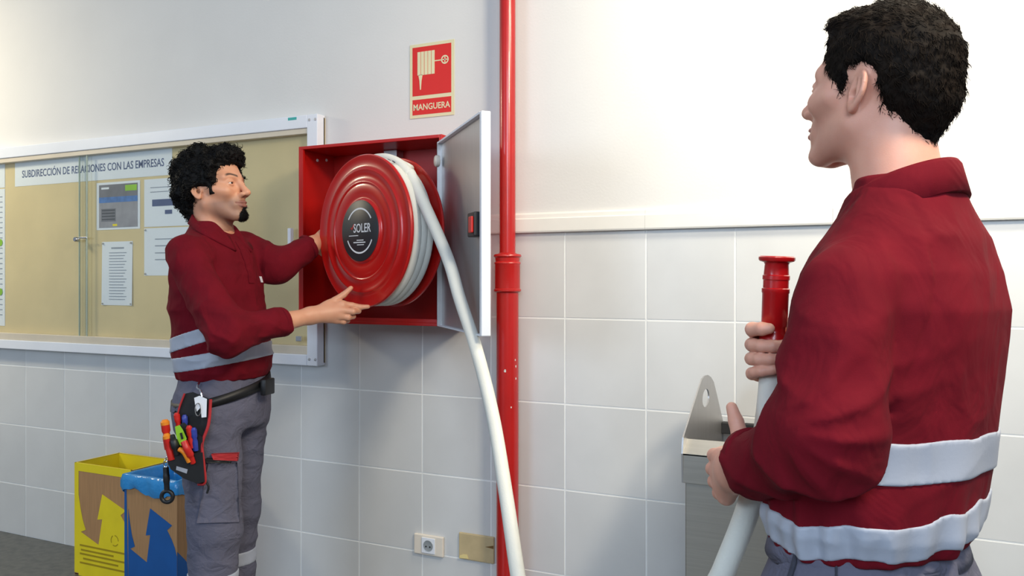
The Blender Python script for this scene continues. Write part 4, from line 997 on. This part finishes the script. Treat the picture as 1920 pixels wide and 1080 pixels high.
# hair
poly1 = [(.092, .066), (.078, .062), (.062, .056), (.056, .030), (.052, .005), (.040, -.022), (.030, -.026), (.024, .000), (.008, .006), (-.022, .004), (-.036, -.020), (-.036, -.060), (-.050, -.098), (-.085, -.108), (-.20, -.10), (-.20, .25), (.20, .25), (.20, .068)]
rh = np.random.default_rng(21)
blobs = []
for i in range(46):
    v = rh.normal(size=3); v /= np.linalg.norm(v); p_ = np.array([-.009, 0, .036]) + v * np.array([.106, .084, .098]); blobs.append((p_, .018 + .011 * rh.random()))
def hair1(P):
    q = hf1.to(P); d = ell(q, (-.014, 0, .040), (.111, .089, .101))
    d = smin(d, ell(q, (.066, 0, .098), (.046, .062, .030)), .02); d = smin(d, cap(q, A3(-.085, 0, -.01), A3(-.068, 0, -.085), .052, .030), .03)
    qm = np.stack([q[:, 0], np.abs(q[:, 1]), q[:, 2]], 1); d = smin(d, cap(qm, A3(.026, .073, .02), A3(.034, .068, -.024), .014, .012), .01)
    for p_, r in blobs: d = smin(d, np.linalg.norm(q - p_.astype(np.float32), axis=1) - r, .008)
    pd = poly2d(q[:, 0] + .004 * (vnoise(q * 90) - .5), q[:, 2] + .010 * (vnoise(q * 110 + 5) - .5), poly1)
    d = smax(d, pd, .008); d = d - .008 * (vnoise(q * 75) - .5) - .005 * (vnoise(q * 160) - .5)
    return d * .9
Vr, Qr = snets(hair1, [-1.15, 2.54, 1.40], [-.80, 2.90, 1.77], .0030)
G = grad(hair1, Vr); ks = rh.choice(len(Vr), 5200, replace=len(Vr) < 5200)
qk = hf1.to(Vr[ks].astype(np.float32)); ks = ks[(np.abs(cranium(qk)) > .004) & ~((qk[:, 2] < .0) & (qk[:, 0] > .015))]
fl_ = np.tile(np.array([-.2, 0, -.5]), (len(ks), 1))
Vs, Qs = strands(Vr[ks] - G[ks] * .003, G[ks], fl_, .017, .0023, 6, .0042, 1.0, rh, .35, 1.0)
V, Q = merge([(Vr, Qr), (Vs, Qs)]); link('hair', c2w(V), Q, M_HAIR1, p1, True)['label'] = 'thick curly black hair'
def goat1(P):
    q = hf1.to(P); d, l = head_field(q, .002); d = d - .0032 - .002 * (vnoise(q * 220) - .5)
    r = smin(ell(q, (.090, 0, -.104), (.022, .021, .018)), ell(q, (.098, 0, -.086), (.010, .008, .010)), .006); return smax(d, r, .003)
gc = hf1.out(A3(.088, 0, -.10)); Vg, Qg = snets(goat1, gc - .045, gc + .045, .0022); Gg = grad(goat1, Vg); kg = rh.choice(len(Vg), 700)
Vs, Qs = strands(Vg[kg], Gg[kg], np.tile(np.array([.2, 0, -.8]), (len(kg), 1)), .008, .0006, 3, 0, 1, rh, .5, .5)
V, Q = merge([(Vg, Qg), (Vs, Qs)]); link('goatee', c2w(V), Q, M_HAIR1, p1, True)

# ================================================================== tool pouch and tools at the near hip
PD = 2.50
pch = empty('tool_pouch', tuple(c2w(C(355, 905, PD))[0]), 'black tool pouch with red piping hanging from the belt of the curly haired man', 'pouch')
def pprism(poly, d0, d1, lean=0.0):
    mb = MB(); n = len(poly); V = [C(x, y, d0 + lean * (x - 350)) for x, y in poly] + [C(x, y, d1 + lean * (x - 350)) for x, y in poly]
    mb.add(V, [list(range(n))[::-1], [n + i for i in range(n)]] + [[i, (i + 1) % n, n + (i + 1) % n, n + i] for i in range(n)]); return mb
put('back_panel', pprism([(347, 738), (362, 735), (393, 748), (391, 800), (381, 835), (385, 905), (372, 909), (345, 893), (333, 830), (331, 790), (336, 765)], PD + .006, PD + .020, .0002), M_BELT, pch, False)
put('front_pocket', pprism([(316, 846), (330, 842), (362, 850), (380, 848), (384, 903), (371, 907), (344, 897), (320, 880), (314, 866)], PD - .045, PD + .004, .0002), M_BELT, pch, False)
put('inner_pocket', pprism([(330, 800), (345, 792), (380, 820), (381, 855), (335, 852)], PD - .020, PD + .002, .0002), M_BELT, pch, False)
tr = spline([C(395, 749, PD - .004), C(391, 795, PD - .006), C(379, 832, PD - .010), C(382, 870, PD - .014), C(384, 904, PD - .012), C(371, 908, PD - .012)], 8); put('piping', MB().tube(tr, .0048, 10), M_RED_TRIM, pch)
tr = spline([C(346, 738, PD - .001), C(336, 765, PD - .001), C(331, 790, PD - .001)], 8); put('piping', MB().tube(tr, .003, 8), M_RED_TRIM, pch)
put('maker_patch', pprism([(331, 874), (352, 880), (350, 888), (330, 881)], PD - .0475, PD - .044, .0002), M_INKG, pch, False)
st = spline([C(384, 900, PD), C(391, 912, PD), C(388, 925, PD)], 6); put('strap_end', MB().tube(st, .0035, 8), M_BLACK, pch)
def tool(name, label, cat, p_top, p_bot, r, m_handle, m_tip, dd, flat=False):
    a, b = C(*p_top, PD + dd).astype(float), C(*p_bot, PD + dd + .004).astype(float); o = empty(name, tuple(c2w(b)[0]), label, cat, 'hand tools in the pouch')
    ax = b - a; Ln = np.linalg.norm(ax); M4 = Matrix.Translation(Vector(a)) @ Vector(ax).to_track_quat('Z', 'Y').to_matrix().to_4x4()
    put('grip', MB().lathe([(0, 0), (r * .7, 0), (r, .004), (r, Ln * .35), (r * .75, Ln * .45), (r, Ln * .6), (r * .9, Ln), (0, Ln)], M4, 14), m_handle, o)
    put('end_cap', MB().lathe([(0, -.004), (r * .6, -.0035), (r * .85, .001), (r * 1.03, .003), (r * 1.03, .012), (0, .012)], M4, 14), m_tip, o)
    return o
tool('screwdriver', 'red screwdriver with orange cap sticking out leftmost of the pouch', 'screwdriver', (309, 789), (316, 842), .0125, M_TRED, M_ORANGE, -.036)
tool('screwdriver', 'red screwdriver with orange end below the leftmost screwdriver', 'screwdriver', (312, 815), (322, 862), .0110, M_TRED, M_ORANGE, -.052)
tool('screwdriver', 'short plain red screwdriver near the top of the pouch', 'screwdriver', (331, 776), (338, 815), .0090, M_TRED, M_TRED, -.012)
tool('screwdriver', 'blue handled screwdriver beside the short red one in the pouch', 'screwdriver', (346, 780), (349, 815), .0085, M_TBLU, M_TBLU, -.012)
tool('screwdriver', 'red screwdriver to the right of the lime cutter', 'screwdriver', (354, 800), (360, 840), .0090, M_TRED, M_TRED, -.030)
tool('screwdriver', 'blue handled screwdriver rightmost in the pouch', 'screwdriver', (363, 804), (367, 845), .0090, M_TBLU, M_TBLU, -.028)
cut = empty('utility_knife', tuple(c2w(C(340, 840, PD - .04))[0]), 'lime green utility knife in the middle of the pouch', 'knife', 'hand tools in the pouch')
put('grip', pprism([(328, 800), (337, 797), (343, 806), (350, 822), (347, 834), (338, 836), (331, 820)], PD - .052, PD - .036), M_GREEN, cut, False)
put('slider', pprism([(337, 812), (341, 811), (344, 822), (340, 824)], PD - .056, PD - .052), M_BLACK, cut, False)
pl_ = empty('pliers', tuple(c2w(C(350, 860, PD - .06))[0]), 'red and orange handled pliers low in the front of the pouch', 'pliers', 'hand tools in the pouch')
put('handle', MB().tube(spline([C(345, 828, PD - .062), C(350, 840, PD - .066), C(358, 856, PD - .056), C(362, 868, PD - .048)], 6), [.0100] * 6 + [.011] * 6 + [.008] * 7, 10), M_TRED, pl_)
put('handle', MB().tube(spline([C(336, 842, PD - .060), C(345, 848, PD - .062), C(355, 866, PD - .054)], 6), .0075, 10), M_ORANGE, pl_)
blk = empty('ratchet_handle', tuple(c2w(C(326, 850, PD - .055))[0]), 'black rubber tool handle between the red screwdrivers and lime knife', 'tool', 'hand tools in the pouch')
put('grip', MB().tube(spline([C(322, 817, PD - .046), C(327, 832, PD - .056), C(332, 852, PD - .052)], 6), [.009] * 4 + [.0115] * 5 + [.009] * 4, 12), M_BLACK, blk)
# key tag on a clip
key = empty('key_tag', tuple(c2w(C(376, 782, PD - .03))[0]), 'white key tag clipped below the shirt hem beside the pouch', 'key tag')
put('tag_plate', pprism([(364, 746), (374, 742), (388, 748), (387, 782), (378, 783), (376, 764), (369, 772), (366, 760)], PD - .020, PD - .014), M_PAPER, key, False)
put('clip', MB().tube(spline([C(374, 716, PD + .03), C(370, 726, PD - .002), C(376, 733, PD - .012), C(379, 744, PD - .017)], 6), .0035, 8), M_CHROME, key)
V = [C(371 + 9 * cos(a) * .6, 768 + 12 * sin(a), PD - .024) for a in np.linspace(0, 2 * pi, 20)]; put('key_ring', MB().tube(V, .0014, 6, 0, False), M_CHROME, key)
wr_ = empty('hanging_wrench', tuple(c2w(C(313, 943, PD - .02))[0]), 'black ring wrench dangling below the pouch in front of the blue bag', 'wrench')
put('shank', MB().tube(spline([C(311, 876, PD - .02), C(312, 895, PD - .022), C(313, 918, PD - .02)], 6), [.0085] * 5 + [.0095] * 4 + [.008] * 4, 12), M_BLACK, wr_)
V = [C(313.5 + 10.5 * cos(a), 931 + 10.5 * sin(a), PD - .02) for a in np.linspace(0, 2 * pi, 28)]; put('ring_end', MB().tube(V, .0062, 10, 0, False), M_BLACK, wr_)
V = [C(311 + 4 * cos(a), 869 + 7 * sin(a), PD - .02) for a in np.linspace(0, 2 * pi, 18)]; put('split_ring', MB().tube(V, .0018, 8, 0, False), M_CHROME, wr_)
V = [C(314 + 3 * cos(a), 861 + 5 * sin(a), PD - .03 ) for a in np.linspace(0, 2 * pi, 18)]; put('clip', MB().tube(V, .0016, 8, 0, False), M_CHROME, wr_)

# ================================================================== dark haired man with the nozzle
p2c = A3(.55, 1.17, 0); base2 = c2w(p2c)[0]
p2 = empty('person', (base2[0], base2[1], 0), 'man with short dark hair seen from behind in red work shirt gripping the nozzle', 'person')
Y2 = radians(130); F2 = A3(cos(Y2), sin(Y2), 0); L2 = A3(-sin(Y2), cos(Y2), 0)
rows2 = [(.86, .505, 1.172, .154, .114), (.922, .506, 1.172, .157, .119), (.95, .507, 1.170, .164, .127), (.99, .510, 1.170, .168, .131), (1.03, .519, 1.170, .168, .131), (1.15, .5365, 1.168, .174, .128), (1.24, .546, 1.166, .181, .124),
         (1.29, .548, 1.165, .172, .114), (1.335, .550, 1.164, .140, .098), (1.375, .552, 1.163, .100, .080), (1.41, .552, 1.163, .068, .066), (1.46, .548, 1.166, .060, .060)]
shn = A3(.552, 1.165, 1.262) + L2 * .160; shf = A3(.550, 1.165, 1.300) - L2 * .160
eln = c(1542, 828, 1.015); wrn = c(1382, 880, 1.185); elf = c(1645, 740, 1.50); wrf = c(1502, 640, 1.315)
cun = eln + (wrn - eln) * .80; cuf = elf + (wrf - elf) * .90
axn = ((wrn - eln) / np.linalg.norm(wrn - eln)).astype(np.float32); axf = ((wrf - elf) / np.linalg.norm(wrf - elf)).astype(np.float32)
def wr2(P):
    w = .0080 * (ridge(P * A3(8, 8, 4.5) + 2.2) - .4) + .0035 * (ridge(P * A3(20, 20, 13) + 5.1) - .4)
    e = np.exp(-(np.linalg.norm(P - (eln + axn * .02), axis=1) / .14) ** 2)
    s_ = (P - eln) @ (axn * .6 + A3(.35, 0, -.75)); t_ = P @ A3(.3, .9, .2)
    w += .0130 * e * (ridge(np.stack([s_ * 17, t_ * 6, P[:, 2] * 3], 1) + 9) - .35)
    return w
def torso2(P):
    d, a, b = loft(P, rows2, Y2); th_ = np.arctan2(b / .13, a / .18); g = np.clip((1.02 - P[:, 2]) / .07, 0, 1); g2 = np.clip((1.16 - P[:, 2]) / .12, 0, 1)
    fo = np.sin(th_ * 13 + 2.2 * np.sin(th_ * 4)) * .5 + np.sin(th_ * 23 + 1.3) * .35
    return d - g * .0070 * fo - g2 * .0030 * np.sin(th_ * 9 + 1.0) - wr2(P)
KR = C(1425, 790, 1.03)
def sleeves2(P):
    u = cap(P, shn, eln, .060, .060); f = cap(P, eln, wrn, .058, .042); s = smin(u, smax(f, (P - cun) @ axn, .005), .035)
    kx, kz = P[:, 0] - KR[0], P[:, 2] - KR[2]; ph = np.arctan2(kz, kx) + .25 * (vnoise(P * 14) - .5); rr_ = np.sqrt(kx * kx + kz * kz)
    s = s - .0070 * (0.5 + 0.5 * np.cos(ph * 15 + .6)) ** 2 * np.clip((rr_ - .03) / .05, 0, 1) * np.exp(-(rr_ / .13) ** 2) * (P[:, 1] < 1.25)
    u2 = cap(P, shf, elf, .062, .058); f2 = cap(P, elf, wrf, .058, .042); s2 = smin(u2, smax(f2, (P - cuf) @ axf, .005), .03)
    return np.minimum(s, s2) - wr2(P)
def shirt2(P):
    d = smin(torso2(P), sleeves2(P), .007 + .028 * np.clip((P[:, 2] - 1.24) / .06, 0, 1))
    # armhole seam: a shallow groove where the near sleeve joins
    sd = (P - (shn - L2 * .045)) @ (L2 * .85 + A3(0, 0, .25)); r_ = np.exp(-(sd / .004) ** 2) * (np.linalg.norm(P - shn, axis=1) < .16); d = d + .0028 * r_
    # yoke fold running from the shoulder down the blade
    d = smax(d, .921 - P[:, 2] + .05 * (P[:, 0] - .55), .006); return smax(d, P[:, 2] - 1.425, .01)
sdf_part('shirt', shirt2, [.24, .86, .86], [.86, 1.62, 1.46], .0038, M_SHIRT, p2, 1)
tb2 = lambda zc_, hw, sl, wv: (lambda P: np.maximum(torso2(P) - .0028, np.abs(P[:, 2] - sl * (P[:, 0] - .55) - zc_ + wv * np.sin(np.arctan2(P[:, 1] - 1.17, P[:, 0] - .55) * 9)) - hw))
sdf_part('reflective_band', tb2(1.052, .0265, .0, .001), [.33, .96, .97], [.78, 1.40, 1.12], .0030, M_REFL, p2, 1)
sdf_part('reflective_band', tb2(.958, .0235, .08, .0035), [.33, .96, .88], [.78, 1.40, 1.03], .0030, M_REFL, p2, 1)
nc2 = A3(.552, 1.165, 0)
def col2(a, j):
    e = .5 + .5 * cos(a); r0, zt_ = .064 + .006 * e, 1.442 - .050 * e; r1, zb_ = .080 + .022 * e, 1.400 - .072 * e
    rr, zz = [(r0, zt_), (r0 + .005, zt_ + .003), (r0 + .009, zt_ - .002), (r1 + .003, zb_), (r1 - .004, zb_ - .003), (r0 - .003, zt_ - .02)][j]
    return nc2 + F2 * (rr * cos(a)) + L2 * (rr * sin(a)) + A3(0, 0, zz)
ring_band('collar', col2, 6, p2, M_SHIRT, 64, radians(14), radians(346), False)
for cu, ax, r in ((cun, axn, .0475), (cuf, axf, .0450)):
    mb = MB(); M4 = Matrix.Translation(Vector((cu - ax * .014).tolist())) @ Vector(ax.tolist()).to_track_quat('Z', 'Y').to_matrix().to_4x4()
    mb.lathe([(r - .002, -.002), (r + .002, .002), (r + .0025, .012), (r - .001, .017), (r - .008, .017), (r - .008, 0)], M4, 40); put('cuff', mb, M_SHIRT, p2)
hip2 = A3(.508, 1.175, 0); kn2 = [hip2 + L2 * .09 + A3(0, 0, .48) + F2 * .02, hip2 - L2 * .09 + A3(0, 0, .48) + F2 * .02]; an2 = [hip2 + L2 * .10 + A3(0, 0, .06), hip2 - L2 * .10 + A3(0, 0, .06)]
rowsT2 = [(.74, .512, 1.175, .178, .132), (.85, .508, 1.175, .172, .132), (.92, .505, 1.172, .152, .114), (.95, .505, 1.172, .146, .108)]
def trous2(P):
    d, a, b = loft(P, rowsT2, Y2); d = smax(smax(d, .76 - P[:, 2], .03), P[:, 2] - .942, .006)
    for s, k_, a_ in ((1, kn2[0], an2[0]), (-1, kn2[1], an2[1])):
        l_ = smin(cap(P, hip2 + L2 * (.088 * s) + A3(0, 0, .82), k_, .104, .080), cap(P, k_, a_, .08, .07), .03); d = smin(d, smax(l_, .035 - P[:, 2], .005), .03)
    return d - .005 * (ridge(P * A3(9, 9, 12) + 4.3) - .4) - .003 * (ridge(P * A3(22, 22, 16)) - .4)
sdf_part('trousers', trous2, [.24, .88, .02], [.84, 1.50, .95], .0060, M_TROU, p2, 1)
def belt2(a, j):
    R = np.array(rowsT2); z0 = .926 + (.0 if j in (0, 1) else -.030); rl, rd = np.interp(z0, R[:, 0], R[:, 3]), np.interp(z0, R[:, 0], R[:, 4]); o_ = .001 if j in (0, 3) else .007
    return A3(np.interp(z0, R[:, 0], R[:, 1]), 1.178, z0) + F2 * ((rd + o_) * cos(a)) + L2 * ((rl + o_) * sin(a))
ring_band('waistband', belt2, 4, p2, M_TROU, 64)
for a_ in an2:
    sdf_part('shoe', (lambda a_: lambda P: smax(smin(cap(P, a_ + A3(0, 0, .02), a_ - F2 * .01 + A3(0, 0, -.015), .05, .045), cap(P, a_ - F2 * .03 + A3(0, 0, -.02), a_ + F2 * .17 + A3(0, 0, -.025), .042, .040), .03), .001 - P[:, 2], .004))(a_), a_ - .24, a_ + .24, .007, M_SHOE, p2, 1)
# slanted hip pocket opening on the left hip
def onhip(px, py):
    ds = np.linspace(.9, 1.35, 240); pts = np.stack([C(px, py, d) for d in ds]).astype(np.float32); f = trous2(pts); i = np.argmax(f < .002); return C(px, py, ds[i])
pw = [onhip(1500 - 16 * t - 10 * t * t, 1006 + 96 * t) for t in np.linspace(0, 1, 10)]; put('pocket_welt', MB().tube(spline(pw, 3), .0040, 8), M_TROUD, p2)
pw = [onhip(1568, 1016 + 90 * t) for t in np.linspace(0, 1, 10)]; put('side_seam', MB().tube(spline(pw, 3), .0016, 6), M_TROUD, p2)

hf2 = Frame((.5330, 1.20, 1.549), radians(126), radians(12), 0, .98)
def body_head2(P):
    q = hf2.to(P); d, l = head_field(q, .0035); d = d * 1.04
    n = cap(P, hf2.out(A3(-.024, 0, -.045)), A3(.552, 1.165, 1.36), .057, .062); n = smin(n, cap(P, A3(.552, 1.165, 1.335) - L2 * .04, A3(.552, 1.165, 1.335) + L2 * .04, .03, .03), .04)
    return smin(d, n, .025)
Vh, Qh = snets(body_head2, [.36, 1.0, 1.34], [.70, 1.36, 1.70], .0022); Vh = relax(Vh, Qh, 1, .35)
# right (far) hand around the nozzle grip: fingers come round the front of the hose towards us
def ringpt(py, ang, r, dz=0.0):
    """point around the hose axis; ang 0 = image right, 90 = away, 180 = image left, 270 = towards us"""
    t_ = (py - 480) / 175; ax_ = C(1457 - 7 * t_, py, 1.25 + .005 * t_); return (ax_ + np.array([r * cos(radians(ang)), r * sin(radians(ang)), dz])).astype(np.float32)
fr_, fg = .0305, []
for py, a_end, rr, slope in ((618, 205, .0098, -.002), (647, 312, .0102, .001), (673, 305, .0098, .003), (699, 278, .0088, .010)):
    angs = np.linspace(62, a_end, 9); fg.append(([ringpt(py, a, fr_ + (.0015 if k % 3 == 0 else 0), slope * (a - 180) / 90) for k, a in enumerate(angs)], list(np.linspace(rr * 1.12, rr * .82, 9))))
fg[0] = ([ringpt(628, 62, .031), ringpt(624, 110, .031), ringpt(620, 150, .032), ringpt(617, 185, .034), ringpt(615, 222, .034), ringpt(614, 240, .032)], [.0115, .0110, .0108, .0106, .0100, .0082])
thumb = ([ringpt(655, 20, .034), ringpt(632, 350, .033), ringpt(614, 330, .030), ringpt(600, 318, .029)], [.0145, .0125, .0112, .0085])
pm = [ringpt(py, 50, .034) for py in (626, 650, 676, 700)]
palmR = [(wrf, p_, .022, .014) for p_ in pm] + [(wrf, ringpt(655, 15, .038), .020, .015), (pm[0], pm[3], .013, .012)]
def handR(P): return smin(hand_field(P, palmR, fg + [thumb], .014, .006), cap(P, elf, wrf, .042, .026), .02)
VR, QR = snets(handR, [.34, 1.16, 1.02], [.68, 1.55, 1.28], .0022); VR = relax(VR, QR, 1, .3)
# left (near) hand lower down, thumb up, fingers closing round the hose away from us
hx = lambda py: C(1402 + (950 - py) * .25, py, 1.27)
mc = [c(1352, 858, 1.240), c(1349, 884, 1.238), c(1353, 908, 1.238), c(1362, 930, 1.236)]
palmL = [(wrn, m_, .022, .0135) for m_ in mc] + [(wrn, c(1382, 840, 1.215), .021, .015)]
fgL = [([m_, m_ + A3(-.004, .026, -.002), m_ + A3(.016, .052, -.003), m_ + A3(.042, .058, -.003), m_ + A3(.058, .046, -.003)], [.0115, .0105, .0098, .0090, .0072]) for m_ in mc] + \
      [([c(1386, 848, 1.215), c(1388, 818, 1.225), c(1380, 790, 1.235), c(1372, 764, 1.243)], [.0160, .0128, .0112, .0085])]
def handL(P): return smin(hand_field(P, palmL, fgL, .014, .007), cap(P, eln, wrn, .046, .028), .02)
VL, QL = snets(handL, [.24, .93, .93], [.46, 1.36, 1.16], .0023); VL = relax(VL, QL, 1, .3)
def core2(P):
    d, a, b = loft(P, [(z, x, y, l - .02, w - .02) for z, x, y, l, w in rows2[:-2]], Y2); d = smax(smax(d, .78 - P[:, 2], .02), P[:, 2] - 1.36, .02)
    for s, e, w in ((shn, eln, wrn), (shf, elf, wrf)): d = smin(d, smin(cap(P, s, e, .048, .040), cap(P, e, w, .038, .024), .01), .03)
    for k_, a_, s in ((kn2[0], an2[0], 1), (kn2[1], an2[1], -1)): d = smin(d, smin(cap(P, hip2 + L2 * (.085 * s) + A3(0, 0, .82), k_, .075, .052), cap(P, k_, a_, .05, .036), .01), .03)
    return d
Vc, Qc = snets(core2, [.22, .86, .0], [.88, 1.62, 1.45], .014)
V, Q = merge([(Vh, Qh), (VR, QR), (VL, QL), (Vc, Qc)])
qh = hf2.to(Vh.astype(np.float32)); at = head_attrs(qh, head_field(qh, .0035)[1], .25)
at = {k: np.concatenate([v, np.zeros(len(V) - len(v))]) for k, v in at.items()}
link('body', c2w(V), Q, M_SKIN2, p2, True, attrs=at)
eyeballs(hf2, p2)
poly2 = [(.100, .078), (.082, .074), (.066, .060), (.060, .040), (.050, .022), (.034, .006), (.022, -.010), (.013, -.012), (.011, .014), (.004, .030), (-.014, .036), (-.032, .026), (-.039, .004), (-.040, -.024), (-.050, -.052), (-.066, -.078), (-.086, -.086), (-.20, -.07), (-.20, .25), (.20, .25), (.20, .085)]
rh2 = np.random.default_rng(33)
def hair2(P):
    q = hf2.to(P); d = ell(q, (-.008, 0, .038), (.1035, .0815, .0965)); d = smin(d, ell(q, (.052, 0, .096), (.040, .052, .022)), .02)
    d = smin(d, cap(q, A3(-.070, 0, -.01), A3(-.066, 0, -.070), .045, .026), .03)
    pd = poly2d(q[:, 0] + .005 * (vnoise(q * 120) - .5), q[:, 2] + .006 * (vnoise(q * 140 + 5) - .5), poly2)
    d = smax(d, pd, .010) - .0035 * (vnoise(q * 100) - .5) - .0025 * (vnoise(q * 230) - .5); return d
Vr, Qr = snets(hair2, [.36, 1.02, 1.42], [.70, 1.36, 1.72], .0024)
G = grad(hair2, Vr); ks = rh2.choice(len(Vr), 16000)
ql = hf2.to(Vr[ks].astype(np.float32)); fl_ = np.where(ql[:, 2:3] > .085, np.array([[1.0, .2, 0]]), np.array([[-.45, 0, -1.0]])) @ hf2.R.T.astype(float)
Vs, Qs = strands(Vr[ks] - G[ks] * .0015, G[ks], fl_, .012, .00075, 4, .0012, .6, rh2, .36, .40)
V, Q = merge([(Vr, Qr), (Vs, Qs)]); link('hair', c2w(V), Q, M_HAIR2, p2, True)['label'] = 'short dark brown hair'
